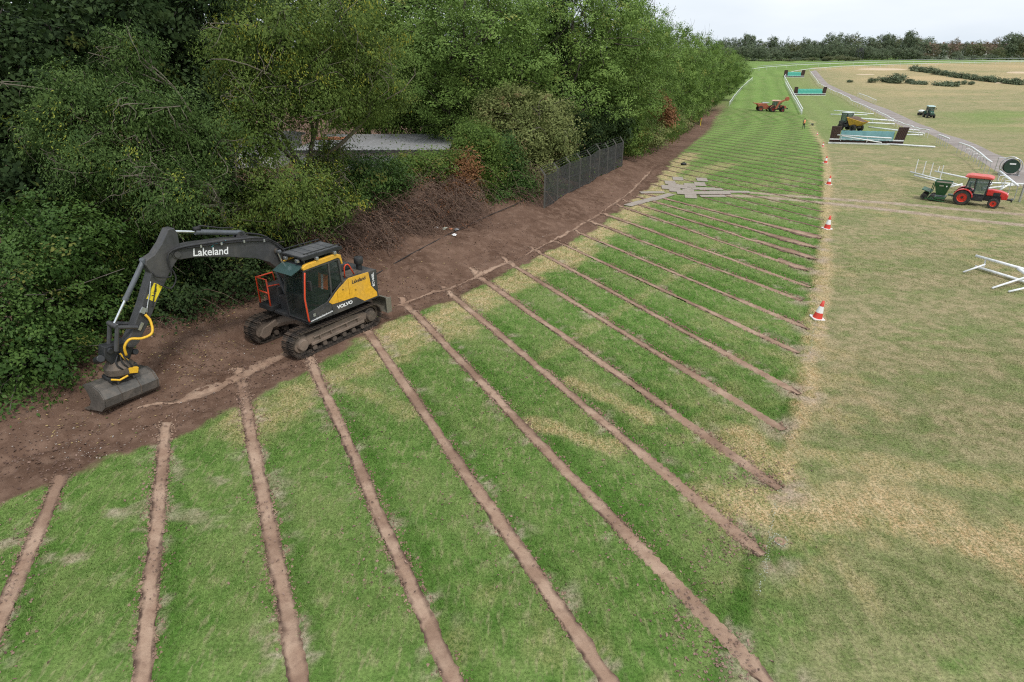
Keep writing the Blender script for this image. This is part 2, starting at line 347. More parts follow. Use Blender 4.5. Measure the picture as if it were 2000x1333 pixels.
def ground_mat(blade=False):
    t = NT('turf_blades' if blade else 'turf_and_soil')
    A, B = t.attr('mA'), t.attr('mB')
    big = t.noise(.35, 3, .6, 'Pos'); mid = t.noise(2.3, 3, .62, 'Pos'); fine = t.noise(16, 3, .7, 'Pos'); st = t.noise(9, 2, .65, 'Pos', sc=(1, .28, 1))
    st2 = t.noise(26, 2, .7, 'Pos', sc=(.35, 1, 1)); vf = t.noise(70, 2, .8, 'Pos')
    # sward colours
    lushc = t.mix(t.rng(mid, .3, .7), (.094, .190, .036), (.180, .272, .074))
    lushc = t.mix(t.math('MULTIPLY', t.rng(big, .42, .68), .6), lushc, (.225, .275, .098))
    lushc = t.mix(t.math('MULTIPLY', t.rng(st, .50, .70), .6), lushc, (.330, .310, .165))
    lushc = t.mix(t.math('MULTIPLY', B[1], .4), lushc, (.235, .365, .095))
    lushc = t.mix(t.math('MULTIPLY', B[0], .6), lushc, (.066, .165, .022))
    dryc = t.mix(t.rng(mid, .34, .66), (.225, .225, .102), (.390, .325, .190))
    dryc = t.mix(t.math('MULTIPLY', t.rng(big, .46, .66), .55), dryc, (.150, .205, .070))
    dryc = t.mix(t.math('MULTIPLY', t.rng(st2, .5, .68), .6), dryc, (.47, .385, .24))
    col = t.mix(A[1], dryc, lushc)
    strawc = t.mix(t.rng(st, .3, .7), (.480, .340, .175), (.620, .475, .285))
    col = t.mix(t.math('MULTIPLY', A[2], t.rng(fine, .32, .58, .25, 1.)), col, strawc)
    dustc = t.mix(t.rng(mid, .3, .7), (.36, .265, .20), (.50, .405, .32))
    col = t.mix(t.math('MULTIPLY', B[2], t.rng(fine, .3, .55, .6, 1.)), col, dustc)
    if not blade:
        vv = t.math('ADD', t.math('MULTIPLY', fine, .6), t.math('MULTIPLY', vf, .4))
        col = t.mix(.75, col, t.mix(t.rng(vv, .3, .7), (.34, .34, .34), (1.4, 1.4, 1.4)), 'MULTIPLY')
        soilc = t.mix(t.rng(big, .35, .65), (.108, .064, .044), (.162, .100, .071))
        soilc = t.mix(t.math('MULTIPLY', t.rng(mid, .42, .7), .8), soilc, (.212, .136, .098))
        soilc = t.mix(t.math('MULTIPLY', t.rng(fine, .58, .75), .5), soilc, (.29, .195, .145))
        soilc = t.mix(t.math('MULTIPLY', t.rng(vf, .66, .8), .4), soilc, (.33, .26, .20))
        col = t.mix(A[0], col, soilc)
        h = t.math('ADD', t.math('MULTIPLY', fine, .6), t.math('MULTIPLY', vf, .5)); t.bump(h, .75, .05)
        t.set(rough=.95, spec=.05)
    else:
        r = t.attr('mC')
        col = t.mix(t.math('MULTIPLY', r[0], .35), col, t.mix(.55, col, (.40, .36, .18)))
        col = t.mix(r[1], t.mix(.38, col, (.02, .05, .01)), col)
        col = t.mix(.5, col, t.mix(1.0, col, (1.55, 1.5, 1.5), 'MULTIPLY'))
        col = t.mix(1.0, col, t.mix(r[2], (.58, .58, .58), (1.42, 1.42, 1.42)), 'MULTIPLY')
        t.set(rough=.8, spec=.08)
    t.col(col); return t.m
M_GROUND = ground_mat(); gme.materials.append(M_GROUND)
ground = tag(obj('ground', gme), 'soil bank, mown turf track and dry grass field', kind='structure')
GZ2 = gzv.reshape(nj, ni)
def gz(x, y):
    i = min(max(int(np.searchsorted(xs, x))-1, 0), ni-2); j = min(max(int(np.searchsorted(ys, y))-1, 0), nj-2); u_ = (x-xs[i])/(xs[i+1]-xs[i]); v_ = (y-ys[j])/(ys[j+1]-ys[j])
    return float((GZ2[j, i]*(1-u_)+GZ2[j, i+1]*u_)*(1-v_)+(GZ2[j+1, i]*(1-u_)+GZ2[j+1, i+1]*u_)*v_)
# ---------------------------------------------------------------- grass blades on the near turf
lwc = np.minimum(lw, 3.0)
def bilin(f, x, y):
    f = f.reshape(nj, ni, -1); i = np.clip(np.searchsorted(xs, x)-1, 0, ni-2); j = np.clip(np.searchsorted(ys, y)-1, 0, nj-2)
    u_ = ((x-xs[i])/(xs[i+1]-xs[i]))[:, None]; v_ = ((y-ys[j])/(ys[j+1]-ys[j]))[:, None]
    return (f[j, i]*(1-u_)+f[j, i+1]*u_)*(1-v_)+(f[j+1, i]*(1-u_)+f[j+1, i+1]*u_)*v_
def blades(n, ylo, yhi, hgt, wid):
    y = ylo+(yhi-ylo)*RNG.random(n)**1.25+RNG.normal(0, .6, n); half = (y*CP+CAMH*SP)*.86+1.0
    x = (RNG.random(n)*2-1)*half
    a, b, l, z = (bilin(q, x, y) for q in (mA, mB, lwc, gzv)); z = z[:, 0]; l = l[:, 0]
    keep = (a[:, 0] < .2+.35*RNG.random(n)) & (l > .13+.09*RNG.random(n)**2) & (RNG.random(n) > b[:, 2]*.8)
    x, y, a, b, z = x[keep], y[keep], a[keep], b[keep], z[keep]; n = len(x)
    hh = hgt*(.5+.8*RNG.random(n))*(.55+.45*a[:, 1]+.35*b[:, 0]); th = RNG.random(n)*2*np.pi
    lean = (.35+.9*RNG.random(n))*hh; la = RNG.random(n)*2*np.pi+ (fbm(x*.8, y*.8, 55)-.47)*7
    wx, wy = np.cos(th)*wid*.5, np.sin(th)*wid*.5
    v = np.empty((n, 3, 3)); v[:, 0] = np.stack([x-wx, y-wy, z-.005], 1); v[:, 1] = np.stack([x+wx, y+wy, z-.005], 1)
    v[:, 2] = np.stack([x+np.cos(la)*lean, y+np.sin(la)*lean, z+hh], 1)
    r0 = RNG.random(n)
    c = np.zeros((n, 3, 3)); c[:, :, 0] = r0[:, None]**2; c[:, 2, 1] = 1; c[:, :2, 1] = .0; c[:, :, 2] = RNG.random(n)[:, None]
    return v.reshape(-1, 3), np.repeat(a, 3, 0), np.repeat(b, 3, 0), c.reshape(-1, 3)
BL = [blades(290000, 7.5, 19, .05, .012), blades(200000, 13, 30, .055, .018), blades(100000, 24, 46, .06, .026)]
bv = np.concatenate([q[0] for q in BL]); bme = np_mesh('grass', bv, tris=np.arange(len(bv)).reshape(-1, 3))
for i, nm in ((1, 'mA'), (2, 'mB'), (3, 'mC')): attr(bme, nm, np.concatenate([q[i] for q in BL]))
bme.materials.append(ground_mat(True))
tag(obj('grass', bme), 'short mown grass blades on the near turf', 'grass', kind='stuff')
# ---------------------------------------------------------------- slit trenches filled with sandy soil
t = NT('trench_soil'); n1 = t.noise(1.4, 5, .6, 'Pos'); n2 = t.noise(22, 5, .7, 'Pos'); n3 = t.noise(5, 4, .6, 'Pos'); n4 = t.noise(.55, 4, .65, 'Pos')
c_ = t.mix(t.rng(n1, .35, .68), (.310, .202, .142), (.425, .300, .218)); c_ = t.mix(t.math('MULTIPLY', t.rng(n3, .5, .75), .55), c_, (.165, .098, .074))
c_ = t.mix(t.math('MULTIPLY', t.rng(n2, .52, .75), .5), c_, (.17, .105, .082)); c_ = t.mix(t.math('MULTIPLY', t.rng(n4, .46, .64), .7), c_, (.205, .128, .090)); ea = t.attr('edge'); c_ = t.mix(t.math('MULTIPLY', ea[0], t.rng(n3, .3, .62, .25, 1.)), c_, (.085, .055, .042)); t.col(c_); t.set(rough=.95, spec=.1); t.bump(n2, .6, .03); M_TRENCH = t.m  # edge: dark crack and lip shadow painted into the soil colour at the margins
def ribbon(pl, w0, step, seed, prof, lift, jag, flare=False, taper=False):
    """a strip that follows the ground along a polyline, its edges uneven"""
    seg = np.r_[0, np.cumsum(np.hypot(*np.diff(pl, axis=0).T))]; n = max(4, int(seg[-1]/step)); s_ = np.linspace(0, seg[-1], n)
    x, y = np.interp(s_, seg, pl[:, 0]), np.interp(s_, seg, pl[:, 1]); tx, ty = np.gradient(x), np.gradient(y); L = np.hypot(tx, ty); nx, ny = -ty/L, tx/L
    off = (fbm(s_*.35, s_*0+seed, 12)-.47)*.16*(w0/.28); w0 = w0*(.72+.6*fbm(s_*.9, s_*0+seed+3, 13))
    if taper: e_ = s_/seg[-1]; w0 = w0*(.12+.88*S(0, .3, e_)*S(0, .08, 1-e_))*(.55+.9*vn(s_*1.1, s_*0+seed, 29))
    if flare: e_ = s_/seg[-1]; w0 = w0*(1+1.6*S(.70, .93, e_)*(.5+vn(s_*1.5, s_*0+seed, 23)))*(1-.75*S(.955, 1., e_))
    V = []
    for k, (o, h) in enumerate(prof):
        j = ((fbm(s_*2.5, s_*0+seed*3+k, 17)-.47)+.5*(vn(s_*9, s_*0+seed*3+k, 19)-.5))*jag*(1.6 if k in (0, len(prof)-1) else .6)
        px, py = x+nx*(o*w0+off+j), y+ny*(o*w0+off+j); V.append(np.stack([px, py, groundh(px, py)+h+(lift if lift > 0 else np.where(px < 12.4, lift+(.016-lift)*S(31, 33, py), .016))], 1))
    V = np.stack(V, 1); m = len(prof); ii = np.arange(n*m).reshape(n, m)
    q = np.stack([ii[:-1, 1:], ii[:-1, :-1], ii[1:, :-1], ii[1:, 1:]], -1).reshape(-1, 4)
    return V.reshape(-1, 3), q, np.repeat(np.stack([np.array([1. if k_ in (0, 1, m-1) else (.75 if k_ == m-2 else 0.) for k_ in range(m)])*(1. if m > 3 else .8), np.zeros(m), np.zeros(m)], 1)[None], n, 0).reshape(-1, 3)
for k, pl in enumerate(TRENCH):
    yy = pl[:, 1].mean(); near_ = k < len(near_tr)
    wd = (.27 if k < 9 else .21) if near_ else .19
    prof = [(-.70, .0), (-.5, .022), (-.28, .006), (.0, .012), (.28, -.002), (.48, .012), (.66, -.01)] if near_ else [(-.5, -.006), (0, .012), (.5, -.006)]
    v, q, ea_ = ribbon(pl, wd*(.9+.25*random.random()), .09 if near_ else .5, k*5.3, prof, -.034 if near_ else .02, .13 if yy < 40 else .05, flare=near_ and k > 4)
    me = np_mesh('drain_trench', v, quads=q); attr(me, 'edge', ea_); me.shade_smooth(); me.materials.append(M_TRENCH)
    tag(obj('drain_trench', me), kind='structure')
sandy = [P0([(270,808),(330,790),(400,764),(470,733),(560,692),(610,668)]), P0([(770,596),(900,553),(1000,508)]), P0([(1000,508),(1100,458),(1180,412)]), P0([(1165,420),(1235,372),(1272,332)])]
for k, pl in enumerate(sandy):
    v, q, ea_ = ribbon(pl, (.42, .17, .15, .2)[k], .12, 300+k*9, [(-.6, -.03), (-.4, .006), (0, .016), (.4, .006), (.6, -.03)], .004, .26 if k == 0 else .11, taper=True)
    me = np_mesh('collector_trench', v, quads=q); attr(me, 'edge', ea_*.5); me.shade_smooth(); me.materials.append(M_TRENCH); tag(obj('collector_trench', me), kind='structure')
# the service path
t = NT('path_gravel'); n1 = t.noise(.4, 5, .6, 'Pos'); n2 = t.noise(9, 4, .7, 'Pos')
c_ = t.mix(t.rng(n1, .3, .7), (.25, .215, .195), (.35, .31, .285)); c_ = t.mix(t.math('MULTIPLY', t.rng(n2, .5, .7), .4), c_, (.17, .145, .135)); t.col(c_); t.set(rough=.95, spec=.1); M_PATH = t.m
pr = P0([(1594,138),(1617,164),(1670,188),(1735,214),(1820,250),(1880,272),(1940,299),(2010,328),(2100,365)])
def resamp(p, n): s_ = np.r_[0, np.cumsum(np.hypot(*np.diff(p, axis=0).T))]; u_ = np.linspace(0, s_[-1], n); return np.stack([np.interp(u_, s_, p[:, 0]), np.interp(u_, s_, p[:, 1])], 1)
a_, b_ = resamp(PATH_L, 120), resamp(pr, 120); V = []
for k in range(6):
    p = a_+(b_-a_)*k/5; V.append(np.stack([p[:, 0], p[:, 1], groundh(p[:, 0], p[:, 1])+(.03 if 0 < k < 5 else -.02)+.02], 1))
V = np.stack(V, 1); ii = np.arange(720).reshape(120, 6); q = np.stack([ii[:-1, :-1], ii[:-1, 1:], ii[1:, 1:], ii[1:, :-1]], -1).reshape(-1, 4)
me = np_mesh('gravel_path', V.reshape(-1, 3), quads=q); me.shade_smooth(); me.materials.append(M_PATH); tag(obj('gravel_path', me), 'grey gravel service path curving beside the white rails', kind='structure')
# ---------------------------------------------------------------- vegetation
def leaf_mat(name, dark, light, special, rough=.55, sp_amt=1.0, trans=.3):
    t = NT(name); a = t.attr('lc'); n = t.noise(.8, 2, .5, 'Pos')
    c = t.mix(t.math('ADD', t.math('MULTIPLY', a[0], .3), t.math('MULTIPLY', a[1], .7)), dark, light); c = t.mix(t.math('MULTIPLY', t.rng(n, .4, .7), .3), c, tuple(v*.7 for v in dark))
    c = t.mix(t.math('MULTIPLY', a[1], .35), c, tuple(min(1, v*1.2) for v in light))
    c = t.mix(t.math('MULTIPLY', a[2], sp_amt), c, special)
    t.col(c); t.set(rough=rough, spec=.10)
    tr = t.n('BsdfTranslucent'); t.link(c, tr.inputs[0]); ms = t.n('MixShader'); ms.inputs[0].default_value = trans
    t.link(t.b.outputs[0], ms.inputs[1]); t.link(tr.outputs[0], ms.inputs[2]); t.link(ms.outputs[0], t.out.inputs[0]); return t.m
def blob(px, py, Y, rx, ry=None, rd=None):
    p = on_ray(px, py, Y); zc = Y*CP-(p[2]-CAMH)*SP; ry = ry or rx
    return (p, np.array([rx*zc/FPX, (rd if rd else .5*(rx+ry)*zc/FPX), ry*zc/FPX]))
def leafcloud(name, blobs, n, size, per=45, clump=.42, droop=.25, shell=.5, special=.0, wratio=.55, stretch=1.0, upb=.5, rng=None, floor=None, jit=.34):
    g = rng or RNG
    C = np.array([b[0] for b in blobs]); Rr = np.array([b[1] for b in blobs]); wt = (Rr[:, 0]*Rr[:, 2]+Rr[:, 1]*Rr[:, 2]+Rr[:, 0]*Rr[:, 1])
    nc = max(8, n//per); bi = g.choice(len(C), nc*2, p=wt/wt.sum())
    d = g.normal(size=(nc*2, 3)); d /= np.linalg.norm(d, axis=1)[:, None]
    rad = (shell+(1-shell)*g.random(nc*2)**.6)*(.86+.3*g.random(nc*2))
    cc = C[bi]+d*rad[:, None]*Rr[bi]
    inside = np.zeros(len(cc), bool)          # clumps buried in a neighbouring blob carry no leaves
    for k in range(len(C)): inside |= (np.linalg.norm((cc-C[k])/Rr[k], axis=1) < .62*shell/.5) & (bi != k)
    if floor is not None: inside |= cc[:, 2] < floor
    ok = np.where(~inside)[0][:nc]; cc, bi = cc[ok], bi[ok]; nc = len(ok)
    cr = clump*(.55+.9*g.random(nc)); crand = g.random(nc); cspec = (g.random(nc) < special)
    ci = np.repeat(np.arange(nc), per); N = len(ci)
    off = g.normal(size=(N, 3))*np.array([1, 1, .62*stretch]); p = cc[ci]+off*cr[ci][:, None]*.6
    outw = (p-C[bi][ci])/Rr[bi][ci]; outw /= np.linalg.norm(outw, axis=1)[:, None]+1e-6
    cj = g.normal(size=(nc, 3))*.5; nr = outw*.7+np.array([0, 0, upb])+cj[ci]+g.normal(size=(N, 3))*jit*.75; nr /= np.linalg.norm(nr, axis=1)[:, None]
    ca = g.normal(size=(nc, 3))*.8; ax = g.normal(size=(N, 3))*.8+ca[ci]+outw*.4+np.array([0, 0, -droop*3]); ax -= nr*(ax*nr).sum(1)[:, None]; ax /= np.linalg.norm(ax, axis=1)[:, None]+1e-6
    sd_ = np.cross(nr, ax); L = size*(.6+.8*g.random(N)); W = L*wratio*(.8+.4*g.random(N))
    v = np.empty((N, 4, 3)); v[:, 0] = p; mid_ = p+ax*L[:, None]*.45+nr*L[:, None]*.06
    v[:, 1] = mid_+sd_*W[:, None]*.5; v[:, 2] = p+ax*L[:, None]; v[:, 3] = mid_-sd_*W[:, None]*.5
    me = np_mesh(name, v.reshape(-1, 3), quads=np.arange(N*4).reshape(-1, 4))
    lc = np.stack([g.random(N), crand[ci], (cspec[ci] & (g.random(N) < .75)).astype(float)], 1); attr(me, 'lc', np.repeat(lc, 4, 0))
    return me, cc
M_BARK = paint('bark', (.085, .070, .055), .9, dirt=(.16, .15, .12), amt=.6, scale=2, bump=.6)
M_BARKP = paint('pale_bark', (.15, .125, .095), .9, dirt=(.10, .11, .06), amt=.6, scale=2, bump=.6)
M_TWIG = paint('dead_twig', (.165, .105, .078), .95, dirt=(.10, .06, .045), amt=.6, scale=1.2)
L_ROB = leaf_mat('robinia_leaf', (.062, .110, .024), (.155, .210, .048), (.30, .30, .045), trans=.22)
L_ROB2 = leaf_mat('robinia_leaf_bluish', (.044, .086, .024), (.110, .170, .046), (.27, .30, .05), trans=.2)
L_DARK = leaf_mat('dark_leaf', (.020, .040, .014), (.050, .080, .026), (.10, .12, .03), rough=.6, trans=.15)
L_IVY = leaf_mat('ivy_leaf', (.030, .070, .016), (.085, .145, .034), (.15, .16, .04), rough=.4, trans=.15)
L_POP = leaf_mat('poplar_leaf', (.090, .162, .036), (.215, .315, .078), (.29, .31, .08), trans=.22)
L_PALE = leaf_mat('hawthorn_leaf', (.130, .165, .052), (.250, .275, .100), (.24, .19, .09))
L_BUSH = leaf_mat('bush_leaf', (.066, .122, .024), (.150, .220, .048), (.21, .20, .05))
L_DEAD = leaf_mat('dead_leaf', (.120, .078, .052), (.215, .145, .105), (.27, .12, .06), trans=.15)
L_RUST = leaf_mat('rust_leaf', (.16, .075, .035), (.28, .14, .065), (.33, .2, .08), trans=.2)
L_FAR = leaf_mat('far_leaf', (.100, .135, .085), (.185, .225, .130), (.16, .15, .08), trans=.15)  # leaf colour lightened: haze over the far trees is put into it
def limb(a, b, r0, r1, bend, n=7):
    a, b = Vector(a), Vector(b); k = Vector((random.gauss(0, 1), random.gauss(0, 1), random.gauss(.3, .6)))*bend*(b-a).length
    pts = [a.lerp(b, t)+k*math.sin(math.pi*t)+Vector((random.gauss(0, .02), random.gauss(0, .02), 0))*(b-a).length*(0 < t < 1) for t in np.linspace(0, 1, n)]
    return pts, [r0+(r1-r0)*t for t in np.linspace(0, 1, n)]
def plant(name, label, cat, blobs, n, leaf, lm, wood=None, group=None, trunk_r=.16, trunk_at=None, twigs=0, pend=0, **kw):
    """a tree or shrub built where it stands: root on the ground, tapered trunk and limbs, one crown of leaves"""
    C = np.array([b[0] for b in blobs]); Rr = np.array([b[1] for b in blobs]); ctr = C.mean(0) if trunk_at is None else np.array([*trunk_at, 0])
    base = np.array([ctr[0], ctr[1], gz(ctr[0], ctr[1])]); root = thing(name, label, cat, base, 0, group)
    lb = [(b[0]-base, b[1]) for b in blobs]
    me, cc = leafcloud('crown', lb, n, leaf, **kw); me.materials.append(lm); cr_ = tag(obj('crown', me, root), kind='stuff')
    mi, _ = leafcloud('inner_leaves', [(b[0], b[1]*.6) for b in lb], max(600, n//8), leaf*1.5, per=24, clump=kw.get('clump', .42)*1.1, shell=.15, upb=.8, wratio=.7, floor=kw.get('floor')); mi.materials.append(lm); tag(obj('inner_leaves', mi, root), kind='stuff')
    mb = MB(); top = max(b[0][2] for b in lb); hub = Vector((0, 0, max(.3, .38*top)))
    pts, rs = limb((0, 0, -.25), hub, trunk_r, trunk_r*.72, .04); mb.tube(pts, rs, 9)
    multi = False
    for b in lb:
        mid_ = Vector(b[0]); far_ = math.hypot(b[0][0], b[0][1]) > max(3.5, .6*top); st0 = Vector((b[0][0]*.97, b[0][1], gz(b[0][0]+base[0], b[0][1]+base[1])-base[2]-.2)) if far_ else hub; multi = multi or far_
        pts, rs = limb(st0, mid_, trunk_r*.5, trunk_r*.16, .1, 8); mb.tube(pts, rs, 7)
        for _ in range(4):
            e = mid_+Vector(np.array(b[1])*RNG.normal(size=3)*.55); q, r2 = limb(pts[5], e, trunk_r*.2, .012, .15, 6); mb.tube(q, r2, 5)
    for _ in range(twigs):                  # outer branches that show among the leaves
        b = lb[random.randrange(len(lb))]; d = Vector(RNG.normal(size=3)); d.y = -abs(d.y); d.normalize()
        a = Vector(b[0])+Vector(np.array(b[1]))*.25*random.random(); e = Vector(b[0])+Vector((d.x*b[1][0], d.y*b[1][1], d.z*b[1][2]))*1.03
        q, r2 = limb(a, e, .03, .008, .22, 9)
        mb.tube(q, r2, 5)
        for _k in range(3):
            s_ = q[random.randrange(3, 9)]; w_ = limb(s_, s_+Vector((random.gauss(0, .35), random.gauss(0, .35), -abs(random.gauss(.45, .3)))), .012, .005, .2, 6); mb.tube(*w_, 4)
    tk = mb.build('stems' if multi else 'trunk', wood or M_BARK, root, smooth=True)
    if multi: tag(tk, kind='stuff')
    return root
def bramble(name, label, cat, blobs, n, group=None, leaves=6000, lm=None, leaf=.07):
    C = np.array([b[0] for b in blobs]); ctr = C.mean(0); base = np.array([ctr[0], ctr[1], gz(ctr[0], ctr[1])]); root = thing(name, label, cat, base, 0, group)
    mb = MB()
    for i in range(n):
        b = blobs[i % len(blobs)]; r = b[1]
        a = Vector(b[0]-base)+Vector((random.gauss(0, .6)*r[0], random.gauss(0, .5)*r[1], -r[2]*.9)); a.z = max(a.z, gz(a.x+base[0], a.y+base[1])-base[2]-.03)
        e = Vector(b[0]-base)+Vector((random.gauss(0, .75)*r[0], -abs(random.gauss(0, .7))*r[1], random.uniform(-1.0, .9)*r[2]))
        k = Vector((0, -.15*random.random(), .55*random.random()))*(e-a).length
        pts = [a.lerp(e, t)+k*math.sin(math.pi*t)+Vector((random.gauss(0, .03), random.gauss(0, .03), random.gauss(0, .03))) for t in np.linspace(0, 1, 7)]
        mb.tube(pts, [.011-.007*t for t in np.linspace(0, 1, 7)], 3, cap=False)
    tag(mb.build('stems', M_TWIG, root), kind='stuff')
    me, _ = leafcloud('leaves', [(b[0]-base, b[1]) for b in blobs], leaves, leaf, per=22, clump=.34, shell=.45, special=.2); me.materials.append(lm or L_DEAD); tag(obj('leaves', me, root), kind='stuff'); return root
# -- left foreground: ivy hedge, dark trees, drooping robinias
plant('ivy_hedge', 'dark green ivy hedge bulging over the soil behind the bucket', 'hedge', [blob(40,560,16.3,120,105), blob(165,640,17.6,95,110), blob(70,705,15.2,105,80), blob(160,745,16.0,75,55), blob(130,480,18.3,130,100), blob(255,560,19.6,85,105), blob(20,785,14.3,65,45), blob(-60,640,15,110,130)], 50000, .105, L_IVY, special=.05, per=50, clump=.36, trunk_r=.09)
plant('evergreen_tree', 'tall dark evergreen in the top left corner of the picture', 'tree', [blob(40,110,24,170,150), blob(170,60,25,130,130), blob(60,300,22,150,140), blob(-60,220,22,140,160), blob(190,400,23,150,110), blob(60,430,20,120,90)], 34000, .2, L_DARK, trunk_r=.3, special=.03, clump=.55)
plant('evergreen_tree', 'dark evergreen standing behind the drooping branches, left of the flat roof', 'tree', [blob(290,80,28,140,140), blob(400,60,30,120,150), blob(350,230,27,130,110), blob(300,380,26,130,110), blob(470,170,31,70,90), blob(430,390,27,90,70)], 34000, .21, L_DARK, trunk_r=.3, special=.03, clump=.55)
plant('robinia_tree', 'drooping robinia with bare pale twigs in front of the dark evergreens', 'tree', [blob(160,190,20.5,100,65), blob(285,225,20.5,105,70), blob(215,320,19.6,120,80), blob(335,380,19.2,95,75), blob(110,270,20,75,70), blob(395,285,21.5,85,85), blob(255,105,22,60,50), blob(200,430,20,80,40)], 70000, .09, L_ROB2, M_BARKP, twigs=60, special=.07, clump=.30, stretch=1.5, droop=.7, wratio=.36, shell=.30, trunk_r=.14, upb=.3, trunk_at=(-10.2, 21.8))
plant('robinia_tree', 'large yellowing robinia hanging over the cab roof of the excavator', 'tree', [blob(545,75,25,130,100), blob(675,70,27,125,95), blob(620,190,25.5,125,80), blob(500,250,24,80,110), blob(730,170,27.5,80,85), blob(545,385,23,120,75), blob(640,385,25,70,55), blob(470,130,25.5,70,90), blob(640,300,27,48,40), blob(440,430,22.5,90,50)], 90000, .098, L_ROB, M_BARKP, twigs=70, special=.11, clump=.33, stretch=1.6, droop=.7, wratio=.36, shell=.33, trunk_r=.2, upb=.3, trunk_at=(-8.6, 26.5))
for a_ in [([blob(60,-30,40,200,140), blob(230,-40,42,180,140), blob(120,150,38,190,120)], 'dark tree closing the gap at the top left corner'), ([blob(420,-20,46,170,120), blob(560,0,50,170,110), blob(480,130,48,170,90)], 'dark tree behind the top of the yellowing robinia'), ([blob(690,20,60,150,100), blob(770,70,62,130,90), blob(640,130,58,120,70)], 'dark tree above the flat roof')]: plant('background_tree', a_[1], 'tree', a_[0], 9000, .42, L_DARK, trunk_r=.3, clump=.9, special=.04)
# -- undergrowth behind the excavator
plant('dark_bush', 'dark leafy bush behind the raised boom of the excavator', 'bush', [blob(430,530,21.6,110,65), blob(340,590,19.6,75,65), blob(520,490,23.2,70,55), blob(390,470,21.8,110,55)], 22000, .115, L_DARK, trunk_r=.06, special=.08)
plant('laurel_bush', 'dense green bush above the counterweight of the excavator', 'bush', [blob(612,415,26,62,55), blob(700,350,28.5,60,55), blob(650,345,28,50,45), blob(745,350,30,58,48)], 26000, .108, L_IVY, trunk_r=.06, special=.06)
bramble('bramble_thicket', 'brown dead bramble tangle below the flat roof', 'brambles', [blob(830,385,31,75,50), blob(770,425,29.5,65,52), blob(870,420,31.5,65,36), blob(915,395,33,45,45), blob(800,450,29.3,60,30)], 900, leaves=15000)
bramble('bramble_thicket', 'brown dead brambles right behind the excavator tail', 'brambles', [blob(705,455,27.2,65,55), blob(650,475,26,60,48), blob(590,485,24.6,65,50), blob(735,480,27.2,45,32)], 800, leaves=13000)
bramble('bramble_thicket', 'low brown brambles in the shade between arm and cab', 'brambles', [blob(470,575,21.8,70,34), blob(390,620,20,55,28), blob(540,540,23.2,50,34), blob(330,660,18.6,30,24)], 300, leaves=6000)
plant('laurel_bush', 'bright green bush in front of the flat roof edge', 'bush', [blob(825,325,33,62,30), blob(780,340,32,45,28), blob(880,318,34.5,38,24)], 20000, .11, L_BUSH, trunk_r=.05, special=.12)
plant('rust_shrub', 'rusty brown shrub beside the bright green bush', 'bush', [blob(905,335,34,32,36), blob(880,355,33.4,30,22)], 7000, .10, L_RUST, trunk_r=.04, special=.1)
plant('elder_bush', 'rounded green bush between rusty shrub and ivy shrub', 'bush', [blob(930,290,36,45,45), blob(945,340,36,42,50), blob(922,262,37.5,32,22)], 22000, .12, L_BUSH, trunk_r=.06, special=.08)
plant('ivy_shrub', 'dark ivy shrub left of the concrete panel fence', 'bush', [blob(988,320,38,36,55), blob(1010,370,37.2,45,36), blob(960,385,36,45,34)], 24000, .11, L_IVY, trunk_r=.07, special=.05)
plant('hawthorn_tree', 'pale olive hawthorn with rounded crown behind the concrete fence', 'tree', [blob(1000,210,43,62,38), blob(1060,225,43.5,58,42), blob(965,245,42.5,45,38), blob(1085,275,42,42,36), blob(1030,275,41.5,60,42), blob(1045,335,40.5,40,30)], 34000, .15, L_PALE, M_BARKP, twigs=26, special=.06, clump=.45, trunk_r=.13)
bramble('bramble_thicket', 'thin bare brambles at the near end of the concrete fence', 'brambles', [blob(1010,395,36.4,45,26), blob(1035,360,38.5,40,40)], 160, leaves=2500)
plant('undergrowth', 'green undergrowth beyond the flat roof', 'bush', [blob(770,215,56,75,48), blob(850,225,57,75,42), blob(905,225,56,45,48), blob(690,225,57,60,40)], 18000, .2, L_BUSH, trunk_r=.08, special=.05)
plant('undergrowth', 'shaded undergrowth under the big crowns behind the hawthorn', 'bush', [blob(1130,270,50,60,60), blob(1190,250,53,50,50), blob(1110,330,46,50,25), blob(950,200,55,70,40)], 22000, .18, L_DARK, trunk_r=.08, special=.05)
# -- the row of poplars, each a grown copy of one of three forms
def poplar_form(seed, n, leaf):
    g = np.random.default_rng(seed); bl = []
    for k in range(26):
        z = .16+.78*k/25; rr = .36*math.sin(math.pi*min(1, (z-.08)/.95))**.8; a = k*2.4+seed
        bl.append((np.array([math.cos(a)*rr*(.55+.4*g.random()), math.sin(a)*rr*.75, z]), np.array([.155, .155, .085])*(.75+.6*g.random())*(1.15-.45*(z > .8))))
    bl.append((np.array([0, 0, .62]), np.array([.24, .24, .28])))
    me, cc = leafcloud('crown', bl, n, leaf, per=40, clump=.036, shell=.62, special=.02, droop=.3, rng=g, upb=.55); me.materials.append(L_POP)
    mb = MB(); pts, rs = limb((0, 0, -.02), (0, 0, .86), .022, .005, .015, 10); mb.tube(pts, rs, 9)
    for b in bl[:-1]:
        s_ = pts[min(9, max(1, int(b[0][2]*9)-2))]; q, r2 = limb(s_, b[0], .008, .002, .1, 6); mb.tube(q, r2, 6)
        for _ in range(3):
            q2, r3 = limb(q[4], Vector(b[0])+Vector(g.normal(size=3)*.09), .003, .001, .1, 5); mb.tube(q2, r3, 4)
    mi, _ = leafcloud('inner_leaves', [(b[0], b[1]*.66) for b in bl], n//8, leaf*1.6, per=24, clump=.05, shell=.15, rng=g, upb=.8, wratio=.7); mi.materials.append(L_POP)
    tm = mb.data('trunk', True); tm.materials.append(M_BARK); return me, tm, mi
FORMS = [poplar_form(1, 62000, .0112), poplar_form(5, 56000, .0112), poplar_form(9, 28000, .0165)]
